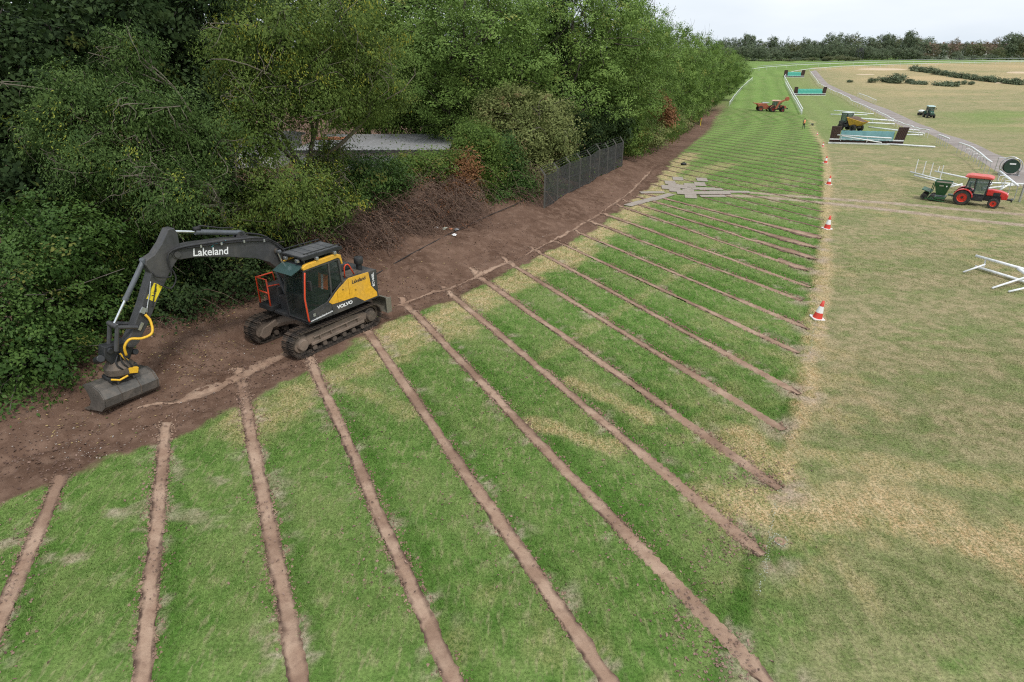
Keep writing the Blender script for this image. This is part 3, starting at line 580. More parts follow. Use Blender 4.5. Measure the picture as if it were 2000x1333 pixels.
def poplar(px, topy, Y, rpx, form, label, rot, name='poplar_tree', group='trees in the row beyond the soil bank'):
    p = on_ray(px, topy, Y); zc = Y*CP-(p[2]-CAMH)*SP; g_ = gz(p[0], p[1]); r = thing(name, label, 'tree', (p[0], p[1], g_), rot, group)
    hgt = p[2]-g_; rad = rpx*zc/FPX; r.scale = (rad/.40, rad/.40, hgt)
    tag(obj('crown', FORMS[form][0], r), kind='stuff'); obj('trunk', FORMS[form][1], r); tag(obj('inner_leaves', FORMS[form][2], r), kind='stuff'); return r
for a in [(810,-75,58,185,1,'broad tree filling the gap above the flat roof',.3), (930,-60,50,165,0,'light green tree with bare trunk left of the ivy clad trunk',1.0), (1000,-20,66,120,1,'tree half hidden between the two biggest crowns',2.1), (1120,-70,55,150,1,'big tree with the dark ivy clad trunk',4.0),
          (1215,-25,60,112,0,'big tree over the far end of the concrete fence',5.2), (1268,5,72,80,1,'tree at the open end of the big crowns beside the sky',.8),
          (1312,38,88,62,2,'first of the lower trees in the receding row',2.9), (1345,52,108,50,2,'second of the lower trees in the receding row',4.4), (1375,60,132,44,2,'third of the lower trees in the receding row',.2), (1400,78,160,38,2,'fourth of the lower trees in the receding row',3.5),
          (1422,92,190,32,2,'fifth of the lower trees in the receding row',1.6), (1440,104,225,26,2,'last tree at the far end of the receding row',5.5)]: poplar(*a)
# dark ivy round one trunk
b_ = on_ray(1088,170,52); g_ = gz(b_[0], b_[1])
plant('ivy_column', 'dark ivy column climbing a trunk among the big crowns', 'ivy', [(np.array([b_[0], b_[1], g_+z]), np.array([.62, .62, .9])) for z in np.arange(3, 12.5, 1.1)], 16000, .15, L_DARK, trunk_r=.3, clump=.3)
# -- clipped hedge under the row
hp = P0([(1225,330),(1262,308),(1290,293),(1315,275),(1340,255),(1362,235),(1385,214),(1410,193),(1432,175),(1450,160)])
hl = ['green hedge at the far end of the concrete fence', 'hedge with brown lower twigs beyond the fence end', 'hedge below the first lower tree', 'hedge right behind the yellow marker post', 'hedge below the third lower tree', 'hedge below the fourth lower tree', 'hedge at the near end of the left white rail', 'hedge beside the middle of the left white rail', 'farthest hedge, where the left white rail ends']
for k in range(9):
    a, b = hp[k], hp[k+1]; L_ = np.hypot(*(b-a)); nb = max(3, int(L_/3.0)); nrm = np.array([-(b-a)[1], (b-a)[0]])/L_
    bl = []
    for i in range(nb):
        q = a+(b-a)*(i+.5)/nb+nrm*1.3; hh = 2.6+random.random()*1.3; z0 = gz(*q)
        bl.append((np.array([q[0], q[1], z0+hh*.5]), np.array([L_/nb*.75+.4, 1.4, hh*.58])))
    plant('field_hedge', hl[k], 'hedge', bl, 9000 if k < 4 else 5000, .17 if k < 3 else .3, L_BUSH if k % 2 == 0 else L_PALE, trunk_r=.06, group='hedges under the receding row', special=.12, clump=.45)
plant('rust_shrub', 'reddish autumn shrub in the hedge below the tall crowns', 'bush', [blob(1285,205,64,18,22), blob(1300,225,66,16,20)], 6000, .2, L_RUST, trunk_r=.05)
# ---------------------------------------------------------------- the excavator (x forward, y left, z up)
M_CHAR = paint('charcoal_paint', (.042, .044, .047), .45, dirt=(.15, .125, .10), amt=.5, scale=1.3)
M_BOOM = paint('boom_grey', (.052, .052, .055), .48, dirt=(.14, .125, .105), amt=.45, scale=1.0)
M_YEL = paint('machine_yellow', (.80, .43, .035), .38, dirt=(.50, .32, .10), amt=.45, scale=1.4)
M_RED = paint('orange_red_paint', (.72, .075, .025), .42)
M_STEEL = paint('worn_track_steel', (.120, .098, .080), .62, .35, dirt=(.22, .165, .125), amt=.75, scale=4, bump=.3)
M_SHOE = paint('track_shoe_steel', (.060, .052, .046), .5, .45, dirt=(.21, .15, .11), amt=.8, scale=3, bump=.3)
M_MUD = paint('muddy_frame', (.17, .130, .100), .8, dirt=(.26, .19, .145), amt=.8, scale=3, bump=.4)
M_BKT = paint('bucket_steel', (.120, .112, .100), .5, .4, dirt=(.24, .20, .165), amt=.7, scale=2.2, bump=.25)
M_CHROME = paint('chrome_rod', (.78, .80, .80), .16, 1.0)
M_RUB = paint('black_rubber', (.016, .016, .017), .6, dirt=(.05, .045, .04), amt=.4)
M_BLK = paint('black_plastic', (.022, .023, .025), .5, dirt=(.07, .065, .06), amt=.35)
M_WHITE = paint('white_lettering', (.85, .85, .85), .5)
M_LIT = paint('teal_lettering', (.05, .38, .42), .5)
M_DTXT = paint('dark_lettering', (.035, .035, .04), .5)
M_STICK = paint('yellow_sticker', (.86, .68, .03), .5)
M_HOSE = paint('yellow_hose', (.80, .46, .03), .5)
M_SILV = paint('zinc_fitting', (.55, .56, .57), .35, .8)
t = NT('cab_glass'); t.col((.030, .045, .040)); t.set(rough=.04, spec=.7, alpha=.32); M_GLASS = t.m
EX = thing('excavator', 'yellow and charcoal tracked excavator working along the soil bank', 'excavator', (EXC[0], EXC[1], .03), EXC_A)
def part(mb, name, m, parent=EX, **k): return mb.build(name, m, parent, **k)
# undercarriage
shoe = MB().box((0,0,.012), (.158,.56,.024)).box((-.055,0,.036), (.02,.56,.028)).box((.01,0,.034), (.018,.56,.022)).box((.068,0,.036), (.02,.56,.028)); shoe_me = shoe.data('track_shoe'); shoe_me.materials.append(M_SHOE)
HX, RZ, ZC = 1.45, .355, .415
def oval(s_):
    L1, A_ = 2*HX, math.pi*RZ; s_ = s_ % (2*L1+2*A_)
    if s_ < L1: return (HX-s_, ZC-RZ, math.pi)                       # along the ground, rearward
    s_ -= L1
    if s_ < A_: a = s_/RZ; return (-HX-RZ*math.sin(a), ZC-RZ*math.cos(a), math.pi+a)
    s_ -= A_
    if s_ < L1: return (-HX+s_, ZC+RZ-.03*math.sin(math.pi*s_/L1), 0)
    s_ -= L1; a = s_/RZ; return (HX+RZ*math.sin(a), ZC+RZ*math.cos(a), a)
per_ = 4*HX+2*math.pi*RZ; NSH = 50
for sy in (1, -1):
    y = sy*.985
    mb = MB()                                                          # link chain
    for k in range(100):
        x, z, a = oval(per_*k/100); x2, z2, a2 = oval(per_*(k+1)/100)
        for q in (-.09, .09): mb.box(((x+x2)/2, y+q, (z+z2)/2), (.10, .035, .09), Matrix.Rotation(a, 3, 'Y'))
    tr = part(mb, 'track', M_STEEL)
    for k in range(NSH):
        x, z, a = oval(per_*k/NSH); o = obj('track_shoe', shoe_me, tr); o.location = (x, y, z); o.rotation_euler = (0, a, 0)
        n_ = Vector((math.sin(a), 0, math.cos(a))); o.location = Vector((x, y, z))+n_*.035
    fr = MB().prism([(-1.28,.34),(1.18,.30),(1.26,.40),(1.22,.62),(.6,.66),(-.6,.69),(-1.2,.62),(-1.36,.5)], y-.15, y+.15)
    fr.prism([(-1.1,.30),(1.12,.27),(1.12,.36),(-1.1,.39)], y+sy*.15, y+sy*.24); fr.prism([(-.95,.52),(.98,.48),(.98,.52),(-.95,.56)], y+sy*.15, y+sy*.20)
    for xx in (.75, .3, -.35, -.85): fr.box((xx, y+sy*.19, .44), (.03, .09, .16))
    fo = part(fr, 'track_frame', M_MUD, bevel=.012)
    for xx in (-1.02, -.62, -.22, .2, .6, 1.0): MB().cyl((xx, y-.21, .17), (xx, y+.21, .17), .085, 14).build('roller', M_STEEL, fo, auto=True)
    for xx in (-.5, .55): MB().cyl((xx, y-.17, .70), (xx, y+.12, .70), .06, 12).build('carrier_roller', M_STEEL, fo, auto=True)
    MB().lathe([(0,-.16),(.27,-.16),(.33,-.07),(.33,.07),(.27,.16),(.2,.17),(.18,.26),(.16,.28),(0,.28)], 24, Matrix.Translation((HX, y, ZC)) @ Matrix.Rotation(-sy*math.pi/2, 4, 'X')).build('idler', M_MUD, fo, auto=True)
    sp = MB().lathe([(0,-.12),(.25,-.12),(.27,-.04),(.27,.04),(.25,.12),(.2,.14),(.18,.25),(0,.26)], 24, Matrix.Translation((-HX, y, ZC)) @ Matrix.Rotation(-sy*math.pi/2, 4, 'X'))
    for k in range(18):
        a = 2*math.pi*k/18; sp.box((-HX+.29*math.cos(a), y, ZC+.29*math.sin(a)), (.07, .06, .05), Matrix.Rotation(-a, 3, 'Y'))
    sp.build('sprocket', M_STEEL, fo, auto=True)
cb = MB().box((0,0,.62), (1.15,1.15,.34)).box((0,0,.45), (.8,1.3,.16))
for sx in (1,-1):
    for sy in (1,-1):
        a, b = Vector((sx*.45, sy*.35, .62)), Vector((sx*.95, sy*.88, .46)); cb.tube([a, a.lerp(b,.5)+Vector((0,0,.04)), b], [.2,.18,.16], 8)
cb.prism([(.55,.62),(1.0,.66),(1.5,.52),(1.66,.3),(1.55,.16),(1.3,.2),(1.15,.42),(.55,.44)], -.78, -.70)
part(cb, 'car_body', M_MUD, bevel=.015)
part(MB().lathe([(0,.79),(.58,.79),(.62,.82),(.62,.92),(.56,.98),(0,.98)], 30), 'slewing_ring', M_STEEL, auto=True)
# dozer blade behind
bl = MB().prism([(-2.15,.30),(-2.28,.45),(-2.30,.65),(-2.2,.84),(-2.26,.86),(-2.38,.66),(-2.36,.42),(-2.2,.28)], -1.27, 1.27)
bl.box((-2.25,1.26,.57), (.24,.03,.56)).box((-2.25,-1.26,.57), (.24,.03,.56))
bo = part(bl, 'dozer_blade', paint('blade_steel', (.20, .185, .145), .6, .2, dirt=(.12, .1, .08), amt=.6, scale=2), bevel=.008)
MB().box((-1.6,.42,.5), (1.2,.13,.16)).box((-1.6,-.42,.5), (1.2,.13,.16)).build('push_arm', M_MUD, bo)
# upper structure: platform, engine house, cab
Z0, Z1 = .98, 2.02
part(MB().box((-.4,0,1.03), (3.0,2.36,.1)).box((.35,-.15,1.3), (1.1,.62,.5)), 'platform', M_CHAR, bevel=.01)
house = MB().prism([(-1.9,1.0),(-.42,1.0),(-.42,2.0),(-1.86,2.0)], -1.2, 1.19)
hs = part(house, 'engine_house', M_CHAR, bevel=.03)
cw = MB(); pl_ = [(-1.5,1.21),(-1.78,1.2),(-1.93,.95),(-1.99,.4),(-1.99,-.4),(-1.93,-.95),(-1.78,-1.2),(-1.5,-1.21)]; cw.prism(pl_, 1.0, 1.95, 'z'); part(cw, 'counterweight', M_CHAR, bevel=.05)
def side(poly, name, m, parent, y0=1.19, y1=1.215, bevel=.004): return MB().prism(poly, y0, y1).build(name, m, parent, bevel=bevel)
sp_ = side([(1.08,1.0),(.16,1.0),(.16,1.38),(.24,1.46),(1.08,1.06)][::-1], 'door_panel', M_CHAR, hs, 1.17, 1.2)
side([(.15,1.0),(-.9,1.0),(-1.86,1.0),(-1.86,1.04),(-1.22,1.04),(-.86,1.30),(.15,1.345)][::-1], 'skirt_panel', M_CHAR, hs)
y1p = side([(.25,1.47),(.14,1.365),(-.105,1.345),(-.105,1.74)][::-1], 'yellow_panel', M_YEL, hs)
y2p = side([(-.118,1.345),(-.60,1.325),(-.60,2.02),(-.118,1.75)][::-1], 'yellow_panel', M_YEL, hs)
y3p = side([(-.612,1.325),(-.85,1.31),(-1.21,1.05),(-1.80,1.05),(-1.80,1.19),(-1.56,1.49),(-1.50,2.0),(-.612,2.03)][::-1], 'yellow_panel', M_YEL, hs)
side([(-1.51,2.0),(-1.57,1.49),(-1.81,1.19),(-1.86,1.19),(-1.86,2.0)][::-1], 'rear_corner_panel', M_CHAR, hs, 1.19, 1.212)
MB().cyl((-.88,1.21,1.55),(-.88,1.225,1.55),.022,10).build('latch', M_BLK, y3p); MB().cyl((-.35,1.21,1.72),(-.35,1.225,1.72),.022,10).build('latch', M_BLK, y2p)
hood = MB().prism([(-.5,2.0),(-.55,2.2),(-.75,2.27),(-1.35,2.24),(-1.45,2.0)], -.95, .45); part(hood, 'engine_hood', M_CHAR, bevel=.04)
ex_ = MB().lathe([(0,1.98),(.10,1.98),(.10,2.2),(.14,2.22),(.155,2.26),(.155,2.42),(.14,2.45),(0,2.46)], 18, Matrix.Translation((-1.5,.78,0))); part(ex_, 'air_cleaner', M_BLK, auto=True)
part(MB().cyl((-1.2,-.5,2.2),(-1.2,-.5,2.6),.05,12), 'exhaust_pipe', M_STEEL, auto=True)
part(MB().tube([(-.62,1.05,2.02),(-.64,1.05,2.36),(-.70,1.05,2.43),(-.80,1.05,2.43),(-.86,1.05,2.36),(-1.02,1.05,2.02)], .022, 8), 'hand_rail', M_RED, smooth=True)
part(MB().box((-1.05,.82,2.012), (.7,.5,.03)), 'walkway', M_STEEL)
# right-hand tank and step guard
part(MB().box((.25,-.86,1.42), (1.25,.66,.76)), 'tool_box', M_CHAR, bevel=.03)
part(MB().box((1.0,-.86,1.14), (.42,.66,.16)), 'step', M_BLK, bevel=.01)
rg = MB()
rg.tube([(1.16,-1.16,1.12),(1.16,-1.16,2.12),(1.16,-.62,2.12),(1.16,-.62,1.12)], .028, 8); rg.tube([(1.16,-1.16,1.66),(1.16,-.62,1.66)], .024, 8); rg.tube([(1.16,-1.16,2.1),(.55,-1.16,2.1),(.5,-1.16,1.78)], .026, 8); rg.tube([(1.16,-.62,1.9),(.75,-.62,1.85),(.7,-.62,1.78)], .022, 8)
part(rg, 'step_guard', M_RED, smooth=True)
# cab: pillars, glass, roof
CX0, CX1, CY0, CY1 = -.40, 1.10, .20, 1.19
cab = MB()
def pil(a, b, w_=.07, d_=.07):
    a, b = Vector(a), Vector(b); dd = b-a; q = dd.to_track_quat('Z', 'Y').to_matrix(); cab.box((a+b)/2, (w_, d_, dd.length), q)
for yy in (CY0+.035, CY1-.035):
    pil((1.06,yy,1.02),(1.10,yy,1.9)); pil((1.10,yy,1.88),(.98,yy,2.74)); pil((.10,yy,1.45),(.06,yy,2.76),.08,.06); pil((-.40,yy,1.9),(-.34,yy,2.74),.1,.07); pil((.98,yy,2.73),(-.36,yy,2.76),.07,.08)
pil((1.06,CY0,1.05),(1.06,CY1,1.05),.08,.1); pil((.98,CY0,2.73),(.98,CY1,2.73),.07,.07); pil((-.36,CY0,2.75),(-.36,CY1,2.75),.07,.07)
cab.prism([(1.04,1.0),(-.40,1.0),(-.40,1.86),(-.34,1.88),(.16,1.52),(1.07,1.10)], CY0, CY0+.04); cab.prism([(1.04,1.0),(-.40,1.0),(-.40,2.0),(-.1,1.8),(.3,1.49),(1.09,1.36),(1.07,1.02)], CY1-.05, CY1-.015)
cab.box((.33,.70,1.02), (1.44,.96,.06)); cab.box((-.40,.70,1.5), (.05,.96,1.0))
cb_ = part(cab, 'cab', M_CHAR, bevel=.012)
g1 = MB().prism([(1.05,1.37),(1.065,1.9),(.955,2.69),(.115,2.71),(.13,1.75),(.30,1.50)][::-1], CY1-.028, CY1-.018).build('side_window', M_GLASS, cb_)
MB().prism([(.045,1.80),(.02,2.71),(-.30,2.70),(-.35,1.97)], CY1-.028, CY1-.018).build('rear_side_window', M_GLASS, cb_)
ws = MB().add([(1.085,CY0+.05,1.1),(1.085,CY1-.05,1.1),(1.125,CY1-.05,1.9),(1.125,CY0+.05,1.9),(1.01,CY1-.05,2.7),(1.01,CY0+.05,2.7)], [(0,1,2,3),(3,2,4,5)]); ws.build('windscreen', M_GLASS, cb_)
MB().prism([(1.05,1.2),(1.065,1.9),(.955,2.69),(-.30,2.70),(-.35,1.9)], CY0+.018, CY0+.028).build('far_window', M_GLASS, cb_)
MB().box((1.105,.7,1.9), (.03,.9,.03)).build('windscreen_bar', M_BLK, cb_)
rf = MB().prism([(1.0,2.76),(1.05,2.82),(.9,2.87),(-.3,2.9),(-.44,2.83),(-.46,2.6),(-.38,2.6),(-.36,2.75)], CY0-.0, CY1).build('roof', M_CHAR, cb_, bevel=.02)
for ya, yb in ((CY1-.10, CY1+.02), (CY0-.02, CY0+.08)):
    MB().prism([(1.02,2.74),(1.06,2.83),(.9,2.91),(-.28,2.95),(-.44,2.87),(-.49,2.58),(-.44,2.55),(-.38,2.76),(-.3,2.80)], ya, yb).build('roof_edge', M_YEL, rf, bevel=.02)
vis = MB().add([(1.0,CY0,2.84),(1.0,CY1-.03,2.84),(1.42,CY1-.08,2.66),(1.42,CY0+.02,2.66),(1.0,CY0,2.86),(1.0,CY1-.03,2.86),(1.43,CY1-.08,2.68),(1.43,CY0+.02,2.68)], [(0,1,2,3),(7,6,5,4),(0,4,5,1),(1,5,6,2),(2,6,7,3),(3,7,4,0)])
vt = NT('tinted_visor'); vt.col((.06, .11, .105)); vt.set(rough=.1, alpha=.7); vis.build('visor', vt.m, rf)
gd = MB()                                                              # roof guard with mesh panels
for xx in np.linspace(-.5, .98, 6): gd.box((xx,.68,3.10), (.045,1.0,.05))
for yy in (.2, 1.17): gd.box((.24,yy,3.09), (1.55,.05,.11)); gd.box((.24,yy,3.22), (1.4,.03,.03))
for xx, yy in ((.9,.24),(.9,1.12),(-.4,.24),(-.4,1.12)): gd.cyl((xx,yy,2.85),(xx,yy,3.1),.025,8)
go = gd.build('roof_guard', M_BLK, cb_, bevel=.006)
for k in range(5): MB().box((-.352+.296*k,.68,3.128), (.27,.93,.016)).build('guard_plate', paint('guard_grey', (.085,.088,.092), .55, dirt=(.16,.15,.14), amt=.4), go)
for xx, yy in ((1.02,.4),(1.02,.95),(.5,1.2),(-.2,1.2)): MB().box((xx,yy,3.0), (.09,.12,.09)).build('work_lamp', M_SILV, go, bevel=.01)
rr = MB().tube([(1.10,1.24,1.10),(1.14,1.26,1.16),(1.17,1.26,1.9),(1.05,1.26,2.62),(1.02,1.24,2.68)], .026, 8); rr.build('grab_rail', M_RED, cb_, smooth=True)
mr = MB().box((.98,1.34,2.28), (.05,.14,.30)).tube([(1.05,1.2,2.4),(1.0,1.34,2.42)], .015, 6).build('mirror', M_BLK, cb_, bevel=.02)
seat = MB().box((.15,.7,1.45), (.5,.5,.14)).box((-.10,.7,1.82), (.14,.48,.72), Matrix.Rotation(R(-8), 3, 'Y')).box((-.14,.7,2.28), (.1,.26,.2)); seat.box((.3,.42,1.55),(.35,.14,.3)).box((.3,.98,1.55),(.35,.14,.3))
so_ = seat.build('seat', M_BLK, cb_, bevel=.03)
jk = MB(); jk.box((-.01,.70,2.0), (.05,.44,.5), Matrix.Rotation(R(-8), 3, 'Y')); jk.build('jacket', paint('hi_vis_orange', (.75,.17,.03), .8), so_, bevel=.02); MB().box((.025,.70,2.0), (.012,.1,.5), Matrix.Rotation(R(-8), 3, 'Y')).build('reflective_band', M_WHITE, so_)
MB().tube([(.55,.45,1.5),(.5,.45,1.85)], .02, 6).tube([(.55,.95,1.5),(.5,.95,1.85)], .02, 6).box((.85,.5,1.55),(.12,.25,.5)).build('console', M_BLK, cb_)
# boom, arm, rams
YB = -.15
boom = MB().prism([(.02,1.72),(.12,1.95),(.42,2.62),(.72,3.08),(1.05,3.46),(1.4,3.66),(1.75,3.76),(2.6,3.90),(3.6,4.0),(4.05,4.0),(4.2,3.88),(4.16,3.74),(4.0,3.66),(3.6,3.62),(2.7,3.40),(1.8,3.12),(1.35,2.88),(1.0,2.5),(.62,1.9),(.42,1.52),(.2,1.45),(.06,1.55)], YB-.19, YB+.19)
bm = part(boom, 'boom', M_BOOM, bevel=.02)
for y_ in (YB+.20, YB-.20): MB().cyl((1.07,y_-.05,3.18),(1.07,y_+.05,3.18),.075,16).build('pin_boss', M_STEEL, bm, auto=True)
MB().cyl((4.07,YB-.24,3.83),(4.07,YB+.24,3.83),.085,16).build('pin_boss', M_BOOM, bm, auto=True)
MB().prism([(1.85,3.75),(1.95,3.98),(2.12,3.98),(2.25,3.80)], YB-.1, YB-.05).prism([(1.85,3.75),(1.95,3.98),(2.12,3.98),(2.25,3.80)], YB+.05, YB+.1).build('ram_bracket', M_BOOM, bm)
def ram(a, b, f, r, name, par):
    a, b = Vector(a), Vector(b); m = a.lerp(b, f); q = (b-a).normalized()
    rt = MB().tube([a, a+q*.05, m-q*.1, m-q*.1, m], [r*.8, r, r, r*1.14, r*1.14], 14).cyl(a+Vector((0,-.1,0)), a+Vector((0,.1,0)), r*1.05, 12).build(name, paint('ram_grey', (.115,.125,.14), .42, .1, dirt=(.06,.06,.06), amt=.4), par, auto=True)
    MB().cyl(m, b, r*.55, 14).cyl(b+Vector((0,-.1,0)), b+Vector((0,.1,0)), r*.95, 12).build('rod', M_CHROME, rt, auto=True); return rt
for y_ in (YB+.27, YB-.27): ram((.62,y_,1.42), (1.07,y_,3.18), .55, .07, 'boom_ram', EX)
ar = ram((2.03,YB,3.93), (4.03,YB,4.42), .66, .075, 'arm_ram', EX)
MB().tube([(3.25,YB,4.30),(3.2,YB,4.40),(2.6,YB,4.2),(2.2,YB,4.12)], .022, 6).box((3.28,YB,4.33), (.16,.14,.1)).build('ram_hose', M_RUB, ar, smooth=True)
arm = MB().prism([(3.90,4.36),(3.96,4.52),(4.12,4.52),(4.36,4.20),(4.62,3.95),(4.86,3.86),(4.90,3.74),(4.82,3.50),(5.22,2.80),(5.62,2.18),(5.86,1.88),(5.84,1.74),(5.70,1.68),(5.56,1.78),(5.20,2.22),(4.70,2.93),(4.28,3.46),(4.03,3.70),(3.92,3.90)], YB-.16, YB+.16)
am = part(arm, 'arm', M_BOOM, bevel=.02)
bk_ = ram((4.86,YB,3.82), (5.98,YB,2.39), .62, .065, 'bucket_ram', EX)
lk = MB()
for y_ in (YB+.2, YB-.2): lk.tube([(5.98,y_,2.39),(5.52,y_,2.22)], .055, 8); lk.tube([(5.98,y_,2.39),(6.16,y_,1.78)], .055, 8)
lk.cyl((5.98,YB-.24,2.39),(5.98,YB+.24,2.39),.07,12); part(lk, 'bucket_link', M_BOOM, smooth=False, auto=True)
# hoses on boom and arm
def hose(pts, r, m, name, par): return MB().tube(pts, r, 7).build(name, m, par, smooth=True)
def spl(ctrl, n=24):
    c = [Vector(p) for p in ctrl]; c = [c[0]*2-c[1]]+c+[c[-1]*2-c[-2]]; o = []
    for i in range(1, len(c)-2):
        for k in range(n//(len(c)-3)+1):
            t_ = k/(n//(len(c)-3)+1); p0, p1, p2, p3 = c[i-1:i+3]
            o.append(.5*((2*p1)+(p2-p0)*t_+(2*p0-5*p1+4*p2-p3)*t_*t_+(3*p1-p0-3*p2+p3)*t_**3))
    return o+[c[-2]]
Ys = YB+.23
hose(spl([(.75,Ys,3.02),(1.1,Ys,3.42),(1.45,Ys,3.60),(2.6,Ys,3.80),(3.7,Ys,3.93),(4.15,Ys,3.95),(4.38,Ys,3.75),(4.25,Ys,3.25),(4.45,Ys,2.98),(4.72,Ys,3.18)]), .022, M_RUB, 'boom_hose', bm)
hose(spl([(.72,Ys+.02,3.08),(1.1,Ys+.02,3.48),(1.6,Ys+.02,3.72),(2.6,Ys+.02,3.86),(3.8,Ys+.02,3.99),(4.3,Ys+.02,3.92),(4.35,Ys+.02,3.5),(4.4,Ys+.02,3.3),(4.75,Ys+.02,3.40),(4.82,Ys,3.55)]), .02, M_RUB, 'boom_hose', bm)
hose(spl([(.8,YB-.05,3.20),(1.2,YB-.05,3.62),(1.7,YB-.05,3.83),(1.95,YB-.02,3.86)]), .03, M_RUB, 'boom_hose', bm)
for q in ((1.45,3.60),(2.1,3.73),(2.8,3.83),(3.4,3.90)): MB().box((q[0],Ys,q[1]), (.05,.06,.08)).build('hose_clamp', M_SILV, bm)
hose(spl([(4.9,Ys-.04,3.3),(5.0,Ys-.04,3.0),(5.12,Ys-.04,2.72),(5.2,Ys-.03,2.52)]), .018, M_SILV, 'arm_pipe', am)
hose(spl([(4.78,Ys-.04,3.2),(4.9,Ys-.04,2.9),(5.02,Ys-.04,2.62)]), .016, M_BLK, 'arm_pipe', am)
hose(spl([(5.26,Ys,2.50),(5.2,Ys+.06,2.3),(5.28,Ys+.16,2.02),(5.55,Ys+.16,1.96),(5.82,Ys+.1,2.02),(5.98,Ys+.06,1.85),(5.98,Ys+.02,1.60)]), .034, M_HOSE, 'yellow_hose', am)
MB().box((5.28,Ys,2.62), (.12,.05,.16), Matrix.Rotation(R(-39), 3, 'Y')).build('hose_fitting', M_SILV, am)
MB().box((5.42,Ys-.05,2.20), (.08,.02,.22), Matrix.Rotation(R(-39), 3, 'Y')).build('data_plate', M_SILV, am)
st_ = MB().box((4.86,YB+.165,2.98), (.24,.012,.46), Matrix.Rotation(R(-39), 3, 'Y')).build('warning_sticker', M_STICK, am)
mk = MB(); Mr = Matrix.Rotation(R(-39), 4, 'Y'); mk_c = Vector((4.86,YB+.175,2.98))
def st(poly): mk.add([mk_c+(Mr @ Vector((-p[0]*.5, .0, p[1]*.6))) for p in poly], [tuple(range(len(poly)))])
st([(-.08,.03),(.08,.03),(.0,.2)][::1]); st([(-.1,-.03),(-.1,-.05),(.1,-.05),(.1,-.03)]); st([(-.09,-.2),(.02,-.16),(.08,-.08),(.05,-.08),(0,-.13),(-.08,-.15)]); mk.build('warning_mark', M_DTXT, st_)
# tiltrotator and wide grading bucket

tl = MB().prism([(5.62,1.86),(6.26,1.90),(6.34,1.62),(6.22,1.40),(5.74,1.38),(5.60,1.62)], YB-.17, YB+.17).cyl((5.75,YB-.24,1.82),(5.75,YB+.24,1.82),.08,12).cyl((6.16,YB-.24,1.78),(6.16,YB+.24,1.78),.08,12)
tl.cyl((6.42,YB-.1,1.52),(6.42,YB+.2,1.66),.10,12).cyl((5.58,YB-.1,1.44),(5.58,YB+.2,1.52),.08,12)
tlo = part(tl, 'tiltrotator', M_BLK, bevel=.02); tlo.location = (.08, -.14, 0)
MB().lathe([(0,1.02),(.30,1.02),(.36,1.08),(.36,1.24),(.28,1.34),(.22,1.42),(0,1.42)], 22, Matrix.Translation((6.0,YB,0))).build('rotor_housing', M_STEEL, tlo, auto=True)
MB().box((6.02,YB,.98), (.72,.52,.10)).box((5.7,YB+.1,1.12),(.12,.3,.22)).build('quick_hitch', M_BLK, tlo, bevel=.02)
MB().box((5.86,YB+.30,1.12), (.34,.10,.16), Matrix.Rotation(R(-18), 3, 'Y')).tube([(6.38,YB+.30,1.06),(6.2,YB+.34,.98),(5.98,YB+.34,1.02)], .03, 6).build('hitch_lock', M_HOSE, tlo, bevel=.01)
for dx in (-.12, .0, .14): hose(spl([(5.98+dx*.4,Ys,1.62),(6.02+dx,Ys+.08,1.45),(5.95+dx,Ys+.12,1.28),(5.9+dx*.5,YB+.3,1.15)]), .02, M_RUB, 'rotator_hose', tlo)
hose(spl([(5.98,Ys,1.64),(5.92,Ys+.02,1.5),(5.86,Ys+.06,1.4)]), .03, M_HOSE, 'rotator_hose', tlo)
BK = Matrix.Translation((6.16, YB-.24, .20)) @ Matrix.Rotation(R(10), 4, 'Z') @ Matrix.Rotation(R(-5), 4, 'Y')
pr_ = [(-.34,.66),(.06,.70),(.30,.60),(.44,.40),(.42,.17),(.26,.03),(-.30,-.03)]; th_ = []
for i, p in enumerate(pr_):
    a = Vector(pr_[max(0, i-1)]); b = Vector(pr_[min(len(pr_)-1, i+1)]); d = (b-a).normalized(); th_.append((p[0]+d.y*.028, p[1]-d.x*.028))
HWB = .76; bb = MB(); n_ = len(pr_)
vs_ = [BK @ Vector((x, p[0], p[1])) for x in (-HWB, HWB) for p in pr_]+[BK @ Vector((x, p[0], p[1])) for x in (-HWB, HWB) for p in th_]
fs_ = []
for i in range(n_-1): fs_ += [(i, i+1, n_+i+1, n_+i), (2*n_+i+1, 2*n_+i, 3*n_+i, 3*n_+i+1)]
fs_ += [(0, n_, 3*n_, 2*n_), (n_-1, 3*n_-1, 4*n_-1, 2*n_-1)]
bb.add(vs_, fs_); bko = part(bb, 'bucket', M_BKT)
for x in (-HWB, HWB):
    ep = pr_+[(-.12,.22),(-.16,.42)]; e = MB(); vv = [BK @ Vector((x+dx, p[0], p[1])) for dx in (-.018, .018) for p in ep]; m_ = len(ep)
    e.add(vv, [tuple(range(m_)), tuple(range(m_, 2*m_))[::-1]]+[(i, (i+1) % m_, (i+1) % m_+m_, i+m_) for i in range(m_)]); e.build('bucket_side', M_BKT, bko)
e = MB(); vv = [BK @ Vector((x, y, z)) for x in (-HWB-.03, HWB+.03) for y, z in ((-.46,-.05),(-.24,-.045),(-.24,-.01),(-.46,-.03))]; e.add(vv, [(0,1,2,3),(7,6,5,4),(0,4,5,1),(1,5,6,2),(2,6,7,3),(3,7,4,0)]); e.build('cutting_edge', M_STEEL, bko)
for x in (-.22, .22):
    e = MB(); pp = [(-.24,.67),(-.2,.86),(.12,.88),(.28,.62)]; vv = [BK @ Vector((x+dx, p[0], p[1])) for dx in (-.025, .025) for p in pp]; e.add(vv, [(0,1,2,3),(7,6,5,4),(0,4,5,1),(1,5,6,2),(2,6,7,3),(3,7,4,0)]); e.build('bucket_ear', M_BKT, bko)
